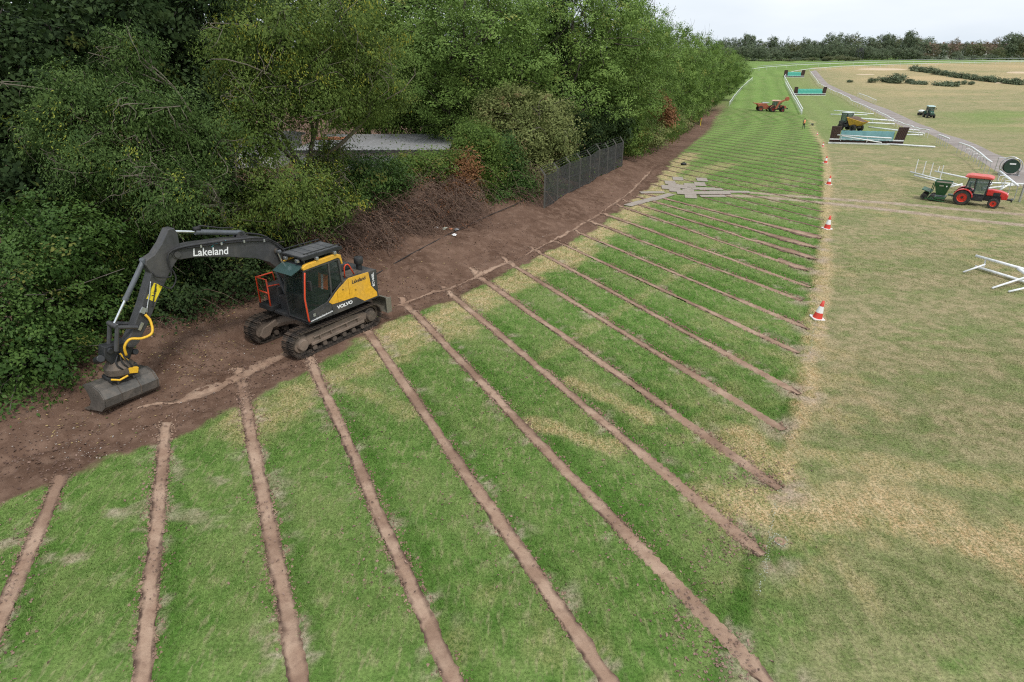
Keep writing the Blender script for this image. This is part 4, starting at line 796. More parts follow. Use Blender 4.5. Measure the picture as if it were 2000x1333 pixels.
# crease line on the bucket back
e = MB()
for x in (-.72, -.25, .3): e.tube([BK @ Vector((x, p[0]*1.01, p[1])) for p in pr_[1:6]], .012, 5)
e.build('wear_strip', M_STEEL, bko)
# lettering on the left-hand side
def letter(txt, loc, size, m, par, bold=.012, rot=0, slant=0., sx=1.0):
    c = bpy.data.curves.new('lettering', 'FONT'); c.body = txt; c.size = size; c.extrude = .002; c.offset = bold*size; c.align_x = 'CENTER'; c.align_y = 'CENTER'; c.shear = slant
    c.materials.append(m); o = obj('lettering', c, par)
    B = Matrix(((-1,0,0,0),(0,0,1,0),(0,1,0,0),(0,0,0,1)))       # text x -> rearward, text y -> up, faces left
    M4 = Matrix.Translation(loc) @ B @ Matrix.Rotation(rot, 4, 'Z') @ Matrix.Diagonal((sx, 1, 1, 1))
    dg = bpy.context.evaluated_depsgraph_get(); me = bpy.data.meshes.new_from_object(o.evaluated_get(dg)); bpy.data.objects.remove(o)
    o = obj("lettering", me, par); o.matrix_local = M4; return o
letter('Lakeland', (3.12,YB+.195,3.66), .30, M_WHITE, bm, .014, rot=R(-11))
MB().tube(spl([(3.08,YB+.2,3.79),(2.95,YB+.2,3.85),(2.80,YB+.2,3.83),(2.62,YB+.2,3.87)]), .012, 5).build('swoosh', M_LIT, bm)
letter('Lakeland', (-1.05,1.22,1.85), .17, M_DTXT, y3p, .02)
letter('VOLVO', (-.36,1.22,1.19), .155, M_WHITE, hs, .04, sx=1.25)
letter('EC140EL', (-1.68,1.216,1.68), .13, M_WHITE, hs, .03, rot=R(90))
letter('www.lakelandearthworks.com', (.50,1.206,1.115), .085, M_WHITE, hs, .02, rot=R(4))
MB().box((.86,1.203,1.24), (.09,.006,.1)).build('lifting_sign', M_SILV, hs)
# ---------------------------------------------------------------- fence, buildings and litter by the bank
M_CONC = paint('concrete', (.085, .082, .072), .9, dirt=(.14, .135, .11), amt=.6, scale=2, bump=.3)
M_WIRE = paint('fence_wire', (.034, .034, .031), .8, .0)
fa, fb = at(1063,407)[:2], at(1214,326)[:2]; nb = 8
fx = thing('chain_link_fence', 'dark chain link fence with cranked concrete posts at the foot of the trees', 'fence', (*fa, gz(*fa)))
fdir = (fb-fa)/nb; fl = np.hypot(*fdir); fn = np.array([-fdir[1], fdir[0]])/fl
def fpt(i, h, o=0.): p = fdir*i+fn*o; return Vector((p[0], p[1], gz(*(fa+p))-gz(*fa)+h))
for i in range(nb+1):
    mb = MB(); b0, b1, b2 = fpt(i, -.2), fpt(i, 1.85), fpt(i, 2.15, .28); mb.tube([b0, b1, b2], [.07, .06, .045], 4); mb.build('post', M_CONC, fx)
for i in range(nb):
    mb = MB(); n = int(fl/.095)
    for k in range(-21, n+1):                     # woven wires, two diagonal sets
        for sgn in (1, -1):
            u0, u1 = (k/n, (k+21)/n) if sgn > 0 else ((k+21)/n, k/n)
            za, zb = .03, 1.82
            pts = [(u0+(u1-u0)*t_, za+(zb-za)*t_) for t_ in np.linspace(0, 1, 15)]; pts = [p for p in pts if 0 <= p[0] <= 1]
            if len(pts) > 1: mb.tube([fpt(i+pts[0][0], pts[0][1]), fpt(i+pts[-1][0], pts[-1][1])], .0085, 3, cap=False)
    tag(mb.build('mesh_panel', M_WIRE, fx), kind='stuff')
mb = MB()
for h in (.08, .95, 1.83): mb.tube([fpt(i, h) for i in range(nb+1)], .013, 5)
for o, h in ((.1, 1.95), (.19, 2.05), (.28, 2.15)): mb.tube([fpt(i, h, o) for i in range(nb+1)], .008, 4)
mb.build('line_wire', paint('galvanised_wire', (.05,.05,.05), .8, 0.), fx)
plant('ivy_clump', 'ivy growing over the middle of the chain link fence', 'ivy', [blob(1122,345,43.6,16,22), blob(1118,322,43.8,20,12), blob(1075,372,38.6,12,10), blob(1150,340,46.5,14,10), blob(1185,318,49,10,8), blob(1098,368,40.8,9,8)], 8000, .12, L_BUSH, trunk_r=.04, special=.1)
# flat-roofed garages half hidden by the trees
M_FELT = paint('roof_sheet', (.30, .30, .305), .8, dirt=(.20, .20, .19), amt=.7, scale=.8)
M_RENDER = paint('white_render', (.72, .71, .68), .85, dirt=(.42, .41, .38), amt=.6, scale=.7)
M_TILE = paint('orange_tile', (.52, .20, .10), .8, dirt=(.33, .15, .09), amt=.6, scale=3)
g0 = on_ray(884,276,47); g1 = on_ray(600,276,47); zr = 2.5; yl, yh = 43.6, 52.0
ga = thing('garage', 'low garage with grey flat roof half hidden by the trees', 'building', (0, 0, 0))
x0, x1 = g1[0], g0[0]; zg = gz(x1, 46)
MB().box(((x0+x1)/2, (yl+yh)/2+.05, (zg-.3+zr)/2), (x1-x0-.5, yh-yl-.6, zr-zg+.3)).build('wall', M_RENDER, ga)
nsh = 9
for k in range(nsh):
    a = x0+(x1-x0)*k/nsh; b = x0+(x1-x0)*(k+1)/nsh; mb = MB(); q = 6
    pts = [(a+(b-a)*j/q, zr+.10+.03*(j % 2)+.004*k) for j in range(q+1)]; mb.prism(pts+[(p[0], p[1]-.03) for p in pts[::-1]], yl, yh); mb.build('roof_sheet', M_FELT, ga)
MB().box(((x0+x1)/2, yl+.05, zr), (x1-x0, .06, .22)).build('fascia', M_CHAR, ga)
for k in range(3): MB().box((x0+1.6+k*2.6, yl+.262, (zr+zg)/2-.2), (2.2, .06, zr-zg-.5)).build('garage_door', paint('grey_door', (.35,.37,.38), .6), ga)
tl_ = thing('roof_tile_stack', 'patch of orange clay tiles lying on the grey flat roof', 'tiles', (*on_ray(645,270,49)[:2], zr+.14))
for r_ in range(3):
    for k in range(6): MB().box((-1+k*.42, r_*.36-.3, .04+.02*((k+r_) % 2)), (.40, .34, .04), Matrix.Rotation(R(6), 3, 'X')).build('tile', M_TILE, tl_)
c0 = on_ray(415,250,48); c1 = on_ray(560,270,48)
hz = thing('white_cottage', 'white walled building glimpsed through the robinia branches', 'building', (0, 0, 0)); cx0, cx1 = c0[0], c1[0]; zt = 2.9; YC = 48.
MB().box(((cx0+cx1)/2, YC, zt/2-.1), (cx1-cx0, 6.6, zt)).build('wall', M_RENDER, hz)
MB().prism([(YC-3.6, zt-.1), (YC, zt+.45), (YC+3.6, zt-.1), (YC+3.6, zt-.2), (YC-3.6, zt-.2)], cx0-.3, cx1+.3, 'x').build('roof', M_FELT, hz)
for k in range(3): 
    wn = MB().box((cx0+.9+k*1.5, YC-3.32, 1.75), (.9, .06, .9)).build('window', paint('window_frame', (.6,.6,.6), .5), hz); MB().box((cx0+.9+k*1.5, YC-3.36, 1.75), (.78, .02, .78)).build('pane', paint('window_dark', (.03,.04,.05), .1), wn)
gh = thing('glass_roof', 'pale lean-to roof high among the robinia leaves', 'roof', on_ray(433,181,47)); MB().box((0,0,0), (2.0,2.4,.06)).box((0,-1.0,-.35),(2.0,.06,.5)).build('roof_sheet', paint('grey_glass',(.42,.45,.47),.3), gh); MB().box((0,0,-2.2),(1.9,2.3,4.0)).build('wall', M_CHAR, gh)
# leaf litter, stones and rubbish on the soil
def scatter(name, label, n, regions, size, m, flat=.25, cat=None, soil_only=True):
    rg = np.array(regions)[RNG.integers(0, len(regions), n)]; px = rg[:, 0]+RNG.normal(size=n)*rg[:, 2]; py = rg[:, 1]+RNG.normal(size=n)*rg[:, 3]
    aa, bb = (px-CX)/FPX, -(py-CY)/FPX; dy_, dz_ = CP+bb*SP, -SP+bb*CP; tt = CAMH/-dz_
    v = np.stack([aa*tt, dy_*tt, np.zeros(n)], 1); v[:, 2] = groundh(v[:, 0], v[:, 1])
    if soil_only: k_ = sdist(v[:, 0], v[:, 1], SOIL) > .05; v = v[k_]; n = len(v)
    a = RNG.random(n)*6.28; L = size*(.5+RNG.random(n)); W = L*(.5+.3*RNG.random(n)); dx = np.stack([np.cos(a), np.sin(a), (RNG.random(n)-.5)*flat*2], 1)*L[:, None]*.5; dy = np.stack([-np.sin(a), np.cos(a), (RNG.random(n)-.5)*flat*2], 1)*W[:, None]*.5
    c = v+np.array([0, 0, .012])+np.array([0, 0, 1])*(L[:, None]*.1); q = np.stack([c-dx, c-dy*1, c+dx, c+dy], 1)
    me = np_mesh(name, q.reshape(-1, 3), quads=np.arange(n*4).reshape(-1, 4)); lc = np.stack([RNG.random(n), RNG.random(n), (RNG.random(n) < .12)*1.], 1); attr(me, 'lc', np.repeat(lc, 4, 0)); me.materials.append(m); tag(obj(name, me), label, cat, kind='stuff')
L_FALL = leaf_mat('fallen_leaf', (.30, .21, .10), (.48, .36, .17), (.12, .15, .05), trans=.05)
L_STONE = leaf_mat('pale_stone', (.26, .20, .165), (.42, .36, .31), (.55, .5, .46), trans=0.)
L_CLOD = leaf_mat('soil_clod', (.085, .052, .04), (.16, .10, .078), (.24, .16, .125), trans=0.)
scatter('fallen_leaves', 'yellow fallen leaves strewn over the soil', 1000, [(420,680,60,30),(470,640,50,25),(520,610,40,25),(360,720,40,20),(820,500,80,40),(1180,350,40,20),(1160,365,40,20),(1200,340,30,15),(700,560,70,35),(150,830,70,20)], .06, L_FALL)
scatter('stones', 'small pale stones in the turned soil', 1500, [(850,500,120,40),(640,600,120,40),(300,780,120,30),(1000,450,80,25),(150,870,90,25),(1150,380,60,20),(420,700,80,30),(880,455,25,10)], .035, L_STONE)
scatter('soil_clods', 'loose clods of brown soil', 4500, [(850,530,160,40),(640,620,140,40),(250,810,140,35),(1000,470,90,25),(80,900,110,30),(1150,400,60,20),(420,730,90,30),(560,720,80,15),(900,570,90,12),(1040,500,70,12)], .06, L_CLOD, flat=.6)
scatter('trench_crumbs', 'crumbs of pinkish soil spilled beside the trenches', 2600, [(30,1120,30,90),(305,1000,25,120),(520,1000,30,120),(740,1000,40,90),(950,960,60,90),(1200,1010,70,80),(1340,1190,35,50),(1420,1290,40,35),(1300,880,70,60),(1440,1060,40,25),(1480,930,40,20),(1000,760,60,60),(680,820,30,60),(480,800,15,30)], .05, leaf_mat('pink_crumb', (.16,.10,.075), (.30,.20,.155), (.1,.065,.05), trans=0.), flat=.5, soil_only=False)
for k, (px, py, s_, lb, m) in enumerate([(887,461,.26,'white plastic scrap lying lowest in the rubbish on the bank', M_WHITE), (891,451,.3,'grey sheet scrap beside the white one on the bank', M_SILV), (869,449,.28,'pale green rag among the rubbish on the bank', paint('rag', (.42,.44,.36), .9)), (852,447,.2,'small white scrap at the left end of the rubbish', M_WHITE), (881,449,.18,'rusty orange tin scrap amid the rubbish', M_TILE)]):
    p = at(px, py); o = thing('scrap', lb, 'rubbish', p, random.random()*6, 'rubbish on the bank'); mb = MB()
    pts = [(math.cos(a)*s_*.5*(.7+.5*random.random()), math.sin(a)*s_*.5*(.7+.5*random.random())) for a in np.linspace(0, 5.4, 6)]
    mb.add([(x, y, .02+.10*random.random()*s_*3) for x, y in pts]+[(0,0,.02+s_*.4)], [(i, (i+1) % 6, 6) for i in range(6)]); mb.build('sheet', m, o)
cb_l = [at(x, y) for x, y in [(735,538),(800,500),(880,458),(950,425),(1010,400),(1060,372)]]; tag(MB().tube([Vector(p)+Vector((0,0,.05)) for p in cb_l], .02, 5).build('cable', M_RUB, smooth=True), 'thin black cable lying along the soil bank', 'cable')
bgp = at(1335,323); bgo = thing('black_bag', 'small black bag on the turf near the boards', 'bag', bgp); bgo.scale = (.7,)*3; MB().ell((0,0,.14), (.38,.26,.18), 12, 7).build('sack', M_RUB, bgo, smooth=True); MB().tube([(-.15,0,.26),(0,0,.4),(.15,0,.26)], .03, 6).build('handle', M_RUB, bgo)
mp_ = at(1368,246); mo = thing('marker_post', 'yellow marker post at the foot of the hedge', 'post', mp_); MB().tube([(0,0,-.2),(0,0,1.25)], .06, 8).build('shaft', M_STICK, mo); MB().lathe([(0,1.34),(.07,1.32),(.09,1.22),(.0,1.21)], 10).build('cap', M_RED, mo)
ph = at(1523,1058); hole = MB().lathe([(0,-.02),(.05,-.01),(.085,.03),(.11,.012)], 18, Matrix.Translation(Vector(ph))); tag(hole.build('post_hole', M_TRENCH, smooth=True), kind='structure')
rg_ = MB()
for k in range(30):
    a = random.random()*6.28; r_ = .12+.06*random.random(); p = ph+np.array([r_*math.cos(a), r_*math.sin(a), 0]); rg_.box((p[0], p[1], gz(p[0],p[1])+.04), (.018,.012,.006), Matrix.Rotation(a, 3, 'Z'))
tag(rg_.build('marking_paint', paint('chalk', (.42,.46,.40), .9)), kind='structure')
# ---------------------------------------------------------------- ground boards laid over the track
M_MAT = paint('ground_board', (.345, .295, .25), .9, dirt=(.26, .215, .175), amt=.7, scale=1.2)
mat_me = MB().box((0,0,0), (1.65,.95,.014)).data('track_board'); mat_me.materials.append(M_MAT)
CL = 'grey ground board in the cluster laid across the turf'
BO = [(1324,350,0,CL),(1371,352,0,CL),(1309,358,2,CL),(1367,361,-1,CL),(1303,367,1,CL),(1331,366,-2,CL),(1359,369,1,CL),(1388,371,-2,CL),(1378,377,0,CL),(1402,379,-3,CL),(1360,379,2,CL),(1333,377,0,CL),(1349,384,-2,CL),(1392,384,0,CL),
      (1316,364,0,CL),(1345,375,1,CL),(1318,372,-1,CL),(1375,370,2,CL),(1347,363,0,CL),(1411,376,-2,CL),
      (1274,377,4,'single grey board lying apart left of the cluster'),(1299,384,28,'upper grey board of the slanting run towards the soil'),(1270,391,26,'middle grey board of the slanting run towards the soil'),(1240,399,24,'lowest grey board of the slanting run, reaching the soil'),(1285,388,26,'second lowest but one grey board of the slanting run'),(1255,395,26,'second lowest grey board of the slanting run'),(1440,376,-4,'first grey board right of the cluster, in the wheel track')]
ys1, ys2 = at(1240,399), at(1305,380); ya = math.degrees(math.atan2(ys2[1]-ys1[1], ys2[0]-ys1[0]))
for k, (px, py, a, lb) in enumerate(BO):
    wide = px >= 1357 and py > 366 or a > 20 or px < 1280 or px > 1420
    if a > 20: a = ya
    if not wide: a += 80
    p = at(px, py); o = obj('track_board', mat_me); o.location = (p[0], p[1], p[2]+.03+.003*(k % 6)); o.rotation_euler = (0, 0, R(a)); o.scale = (1, .62, 1) if wide else (.8, .8, 1); tag(o, lb, 'board', 'ground boards on the track')
# ---------------------------------------------------------------- traffic cones
M_CRED = paint('cone_red', (.66, .05, .03), .5, dirt=(.4,.1,.07), amt=.4, scale=6); M_CWH = paint('cone_white', (.82, .82, .80), .45)
def cone_part(prof, n=20): return MB().lathe(prof, n)
CM = [(cone_part([(.185,.03),(.135,.27)]), M_CRED, 'lower_body'), (cone_part([(.137,.265),(.084,.53)]), M_CWH, 'sleeve'), (cone_part([(.084,.53),(.04,.745),(.0,.75)]), M_CRED, 'upper_body')]
bs = MB(); bs.prism([(-.24,-.19),(-.19,-.24),(.19,-.24),(.24,-.19),(.24,.19),(.19,.24),(-.19,.24),(-.24,.19)], 0, .035, 'z')
for m_ in CM: m_[0].name = m_[2]
cone_me = [(n, mb.data(n, True), m) for mb, m, n in CM]+[('base', bs.data('base'), M_CWH)]
for n, me, m in cone_me: me.materials.append(m)
for k, (px, py, lb, sc) in enumerate([(1596,622,'nearest red and white traffic cone, leaning slightly, at the edge of the turf',.92), (1615,447,'second red and white traffic cone from the camera',.95),(1618,361,'third traffic cone, level with the ground boards',.85),(1612,319,'fourth traffic cone, beyond the ground boards',.8),(1607,287,'fifth traffic cone, level with the near jump',.62),(1596,264,'farthest small cone, just short of the walking person',.62)]):
    p = at(px, py); o = thing('traffic_cone', lb, 'cone', p, random.random()*1.5, 'traffic cones along the track edge'); o.rotation_euler = (R(2), R(7 if k == 0 else 3), .3*k); o.scale = (sc,)*3
    for n, me, m in cone_me: obj(n, me, o)
# ---------------------------------------------------------------- white running rails
M_RAIL = paint('white_rail', (.80, .81, .81), .4, dirt=(.6,.6,.57), amt=.3, scale=1)
M_POST = paint('rail_post', (.62, .63, .63), .5, dirt=(.4,.4,.38), amt=.4, scale=1)
M_GREYR = paint('grey_rail', (.36, .37, .38), .5)
def rail(name, label, pts, h, sp, r=.055, m=None, pm=None, pr=.03, wob=0., ends=True, group='white running rails', loops=0):
    hf = lambda x, y: groundh(x, y)+h
    P = np.array([hit(x, y, hf) for x, y in pts]); seg = np.r_[0, np.cumsum(np.linalg.norm(np.diff(P, axis=0), axis=1))]; n = max(2, int(seg[-1]/sp)+1); s_ = np.linspace(0, seg[-1], n)
    Q = np.stack([np.interp(s_, seg, P[:, i]) for i in range(3)], 1); Q[:, 2] = groundh(Q[:, 0], Q[:, 1])+h+RNG.normal(0, wob, n)
    root = thing(name, label, 'rail', (Q[0][0], Q[0][1], Q[0][2]-h), 0, group); b = np.array([Q[0][0], Q[0][1], Q[0][2]-h])
    MB().tube([q-b for q in Q], r, 6).build('top_rail', m or M_RAIL, root, smooth=True)
    pme = MB().tube([(0,0,-.1),(0,0,.6*h),(0,.06,h)], pr, 5).data('post'); pme.materials.append(pm or M_POST)
    for q in Q[:300]: o = obj('post', pme, root); o.location = (q[0]-b[0], q[1]-b[1], q[2]-b[2]-h)
    if loops:
        d = Vector(Q[-1]-Q[0]).normalized(); sd2 = Vector((d.y, -d.x, 0))
        for k in range(loops):
            c = Vector(Q[0]+(Q[-1]-Q[0])*(.45+.5*k/max(1, loops))-b); MB().tube([c, c+sd2*.25+Vector((0,0,.12)), c+sd2*.45+Vector((0,0,.1)), c+sd2*.5-Vector((0,0,.15)), c+sd2*.4-Vector((0,0,.3))], .022, 6).build('bracket', M_RAIL, root, smooth=True)
    return root
rail('running_rail', 'long white running rail on the right of the mown track', [(1568,213),(1557,193),(1546,174),(1536,156),(1532,149),(1536,144),(1552,139),(1580,135),(1640,130),(1740,126),(2020,120)], 1.15, 4.0, .09, pr=.05)
rail('running_rail', 'lower white rail running alongside the long right rail', [(1566,217),(1555,197),(1544,178),(1534,160)], .9, 4.0, .08, pr=.04)
rail('running_rail', 'white running rail on the left beneath the trees', [(1425,200),(1434,187),(1446,173),(1460,160),(1470,152)], 1.0, 4.0, .075, pr=.04, wob=.05)
rail('running_rail', 'far white outer rail round the bend', [(1468,135),(1500,131),(1560,127),(1640,124),(1740,121.5),(2020,118)], 1.2, 7.0, .09, pr=.05)
rail('grey_rail', 'dim grey fence rail behind the far white rail', [(1480,130),(1560,124),(1640,120.5),(1740,118),(2020,114.5)], 1.2, 9.0, .10, M_GREYR, M_GREYR)
rail('running_rail', 'wavy white rail along the left side of the gravel path', [(1583,140),(1592,152),(1600,163),(1625,176),(1645,184),(1658,191),(1664,197),(1690,207),(1730,225),(1770,243),(1815,255)], 1.0, 3.2, .075, wob=.05)
rail('running_rail', 'short white rail length on thin posts beside the path', [(1833,263),(1854,271)], 1.0, 1.6, .065, pm=M_GREYR, pr=.025)
rail('running_rail', 'bent white rail with loop brackets leading to the hose reel', [(1874,279),(1897,287),(1913,298),(1928,311),(1937,317)], 1.0, 1.5, .06, pm=M_GREYR, pr=.022, loops=4)
rail('running_rail', 'white rail with loop brackets behind the red tractor bonnet', [(1953,335),(1970,348),(1989,364)], .9, 1.6, .065, pm=M_GREYR, pr=.022, loops=3)
rail('running_rail', 'detached white rail with close posts right of the path', [(1676,182),(1694,188),(1712,196)], 1.0, 1.4, .06)
# ---------------------------------------------------------------- dismantled rails lying about
def lrail(label, a, b, za=.1, zb=.1, r=.06, posts=(), plen=.9, pdir=(0,0,1), m=None):
    A = hit(*a, lambda x, y: groundh(x, y)+za); B = hit(*b, lambda x, y: groundh(x, y)+zb); base = np.array([A[0], A[1], A[2]-za])
    o = thing('rail_section', label, 'rail', base, 0, 'dismantled white rails'); u_ = Vector(B-A)
    MB().tube([Vector(A-base), Vector(B-base)], r, 8).build('rail', m or M_RAIL, o, smooth=True)
    for t_ in posts:
        c = Vector(A-base)+u_*t_; MB().tube([c, c+Vector(pdir)*plen], r*.55, 6).build('post', M_RAIL, o)
    return o
lrail('white rail with four posts standing up, behind the green spreader', (1778,336), (1856,357), .35, .35, .055, (.12,.32,.5,.75), 1.0)
lrail('white rail lying in front of the rail with upright posts', (1786,343), (1862,362), .3, .25)
lrail('white rail leading from the spreader towards the tractor roof', (1826,335), (1888,348), .45, .5, .06, (.1,), .4)
lrail('white rail directly behind the tractor cab window', (1846,354), (1905,372), .4, .2)
lrail('short white rail propped between spreader and cab', (1850,367), (1880,360), .3, .6)
lrail('white rail stretching from the cab to the right picture edge', (1890,356), (2004,360), .5, .5, .06, (.6,), -.4)
lrail('white rail crossing low behind the tractor bonnet', (1920,369), (2004,359), .3, .45)
lrail('short white rail slanting down behind the bonnet', (1952,372), (1972,360), .15, .5)
lrail('thin white pole leaning right of the cab', (1920,367), (1938,360), .3, .6, .05)
lrail('upper white rail of the frame at the right picture edge', (1906,500), (2010,529), .55, .5, .06, (.2,), .38, (.02,-.05,-1))
lrail('lower white rail of the frame at the right picture edge', (1905,521), (2010,553), .12, .12)
lrail('white post slanting from the frame down to the grass', (1881,532), (1924,517), .06, .42, .04)
lrail('white post lying in front of the frame, the middle one', (1938,563), (2006,541), .06, .3, .042)
lrail('lowest white post at the right picture edge', (1970,570), (2006,562), .06, .2, .042)
lrail('white rail joint at the upper right of the frame', (1988,525), (2012,540), .5, .35, .07)
lrail('long white rail lying on the grass before the near jump', (1672,278), (1826,287.5), .12, .12, .09)
lrail('white rail leaning along the foot of the near jump', (1636,264), (1741,270.5), 1.0, .9, .07, (.08,.58), -.6)
lrail('white rail slanting down across the foot of the near jump', (1645,266), (1722,279), 1.0, .4, .06)
lrail('white rail raised on posts farthest behind the dumper', (1629,216), (1706,223), 1.0, .9, .09, (.17,.53), -.9)
lrail('white rail lying just left of the dumper cab', (1622,223.5), (1694,225), .4, .4, .09)
lrail('upper white rail of the stack right of the dumper', (1668,231), (1746,236.5), .5, .4, .16, (.48,), -.4)
lrail('lower white rail of the stack right of the dumper', (1684,240), (1747,242.5), .3, .3, .14)
lrail('white rail behind the right half of the near jump', (1697,248.5), (1760,256), .7, .5, .12)
lrail('topmost white rail poking out right of the near jump', (1756,252), (1796,255), .4, .2, .1)
lrail('middle white rail poking out right of the near jump', (1762,257), (1805,261), .3, .2, .1)
lrail('lowest white rail poking out right of the near jump', (1766,263.5), (1802,264), .2, .2, .1)
# ---------------------------------------------------------------- three brush jumps
M_BIRCH = paint('dark_birch', (.055, .032, .026), .95, dirt=(.10, .06, .045), amt=.6, scale=6, bump=.6)
def jump(pl, pr_, hgt, wing, lb, teal, wh):
    a, b = at(*pl), at(*pr_); d = b-a; W = np.hypot(d[0], d[1]); o = thing('steeplechase_jump', lb, 'jump', a, math.atan2(d[1], d[0]), 'brush jumps along the track')
    sl2 = (b[2]-a[2])/W
    def bx(x0, x1, y0, y1, z0, z1, nm, m, bev=0): return MB().prism([(x0, z0+sl2*x0), (x1, z0+sl2*x1), (x1, z1+sl2*x1), (x0, z1+sl2*x0)], y0, y1).build(nm, m, o, bevel=bev)
    x0, x1 = wing, W-wing
    bx(x0, x1, .9, 1.5, -.1, hgt*.92, 'birch_body', M_BIRCH)
    n = 22; V = []; 
    for i in range(n+1):
        x = x0+.02+(x1-x0-.04)*i/n
        for j, (y, z) in enumerate(((.32,.42),(.5,.75),(.7,hgt*.72),(.86,hgt),(1.2,hgt+.03),(1.54,hgt*.97))): V.append((x, y-.03*math.sin(i*1.7+j)*(0 < j < 4), z*1.0+sl2*x+.025*math.sin(i*2.3+j*2)))
    k6 = 6; F = [(i*k6+j, (i+1)*k6+j, (i+1)*k6+j+1, i*k6+j+1) for i in range(n) for j in range(k6-1)]; MB().add(V, F).build('cover', teal, o, smooth=True)
    bx(-.05, W+.05, .18, .30, .0, .16, 'take_off_board', M_RAIL); bx(.0, W, .36, .42, .42, .55, 'guard_rail', M_RAIL); bx(0, W, .44, .88, -.05, .4, 'apron', M_BIRCH)
    for q in (0, 1):
        xa, xb = (0, wing-.03) if q == 0 else (W-wing+.03, W); lean = .0 if q == 0 else .28
        mb = MB(); nsl = 6
        for s_ in range(nsl):
            u0 = xa+(xb-xa)*s_/nsl; u1 = xa+(xb-xa)*(s_+.86)/nsl; mb.prism([(u0, .0+sl2*u0), (u1, sl2*u1), (u1+lean, wh+sl2*u1), (u0+lean, wh+sl2*u0)], .5+.02*(s_ % 2), 1.0)
        mb.build('wing', M_BIRCH, o)
    return o
jump((1618,281), (1763,285), 1.35, 1.05, 'near brush jump with faded teal cover and tall dark wings', paint('faded_teal', (.085,.215,.215), .6, dirt=(.14,.28,.28), amt=.6, scale=.8), 1.9)
jump((1552,187), (1613,187), 1.8, 1.0, 'middle brush jump with bright teal cover beside the rail end', paint('bright_teal', (.022,.30,.215), .5), 2.4)
jump((1532,151.5), (1571,151.5), 1.9, 1.3, 'farthest brush jump with bright teal cover at the bend', paint('bright_teal', (.022,.30,.215), .5), 2.6)
# crumbs and clods heaped along the lips of the near trenches
V = []
for pl in TRENCH[:len(near_tr)]:
    seg = np.r_[0, np.cumsum(np.hypot(*np.diff(pl, axis=0).T))]; n = int(seg[-1]*70); s_ = RNG.random(n)*seg[-1]; x = np.interp(s_, seg, pl[:, 0]); y = np.interp(s_, seg, pl[:, 1]); d = (pl[-1]-pl[0])/np.linalg.norm(pl[-1]-pl[0])
    keep = fbm(s_*.8, s_*0+seg[-1], 5) > .40; o = np.where(RNG.random(n) < .5, -1, 1)*(.12+np.abs(RNG.normal(0, .07, n))); V.append(np.stack([x-d[1]*o, y+d[0]*o], 1)[keep])
V = np.concatenate(V); n = len(V); z = groundh(V[:, 0], V[:, 1]); r = .012+.03*RNG.random(n)**2.5; T = np.array([(1,0,-.4),(-.5,.87,-.4),(-.5,-.87,-.4),(0,0,.9)]); a = RNG.random(n)*6.28
TT = np.stack([T[None, :, 0]*np.cos(a)[:, None]-T[None, :, 1]*np.sin(a)[:, None], T[None, :, 0]*np.sin(a)[:, None]+T[None, :, 1]*np.cos(a)[:, None], np.repeat(T[None, :, 2], n, 0)], -1)*r[:, None, None]*(.7+.6*RNG.random((n, 4, 1)))
VV = TT+np.stack([V[:, 0], V[:, 1], z+.012], 1)[:, None]; F = (np.array([(0,1,3),(1,2,3),(2,0,3)])[None]+np.arange(n)[:, None, None]*4).reshape(-1, 3)
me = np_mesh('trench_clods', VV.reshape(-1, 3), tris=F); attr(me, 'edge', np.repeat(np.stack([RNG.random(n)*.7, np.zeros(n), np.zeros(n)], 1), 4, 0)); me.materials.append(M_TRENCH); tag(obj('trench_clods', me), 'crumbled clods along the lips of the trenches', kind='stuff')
# ---------------------------------------------------------------- tractors and other machines
M_TYRE = paint('tyre', (.030, .029, .027), .85, dirt=(.11,.095,.075), amt=.6, scale=4, bump=.3)
M_GLS = NT('tractor_glass'); M_GLS.col((.10,.17,.16)); M_GLS.set(rough=.05, alpha=.4); M_GLS = M_GLS.m
def wheel(par, x, y, z, r, w_, rim, nm='wheel'):
    M = Matrix.Translation((x, y, z)) @ Matrix.Rotation(-math.copysign(math.pi/2, y), 4, 'X')
    ty = MB().lathe([(r*.58,-w_/2),(r*.9,-w_/2),(r*.985,-w_*.36),(r,-w_*.2),(r,w_*.2),(r*.985,w_*.36),(r*.9,w_/2),(r*.58,w_/2)], 30, M)
    for k in range(20):
        a = 2*math.pi*k/20; q = Matrix.Rotation(a, 3, 'Y') if True else None
        ty.box(Vector((x, y, z))+Vector((math.cos(a)*r*1.005, 0, -math.sin(a)*r*1.005)), (.045, w_*.9, r*.09), Matrix.Rotation(a, 3, 'Y'))
    o = ty.build(nm, M_TYRE, par, auto=True)
    MB().lathe([(0,.02),(r*.16,.03),(r*.17,w_*.3),(r*.2,w_*.3),(r*.25,.05),(r*.5,.04),(r*.55,w_*.42),(r*.6,w_*.46),(r*.6,-w_*.4)], 24, M).build('rim', rim, o, auto=True)
    MB().lathe([(0,w_*.36),(r*.13,w_*.36),(r*.14,.03)], 12, M).build('hub', M_BLK, o); return o
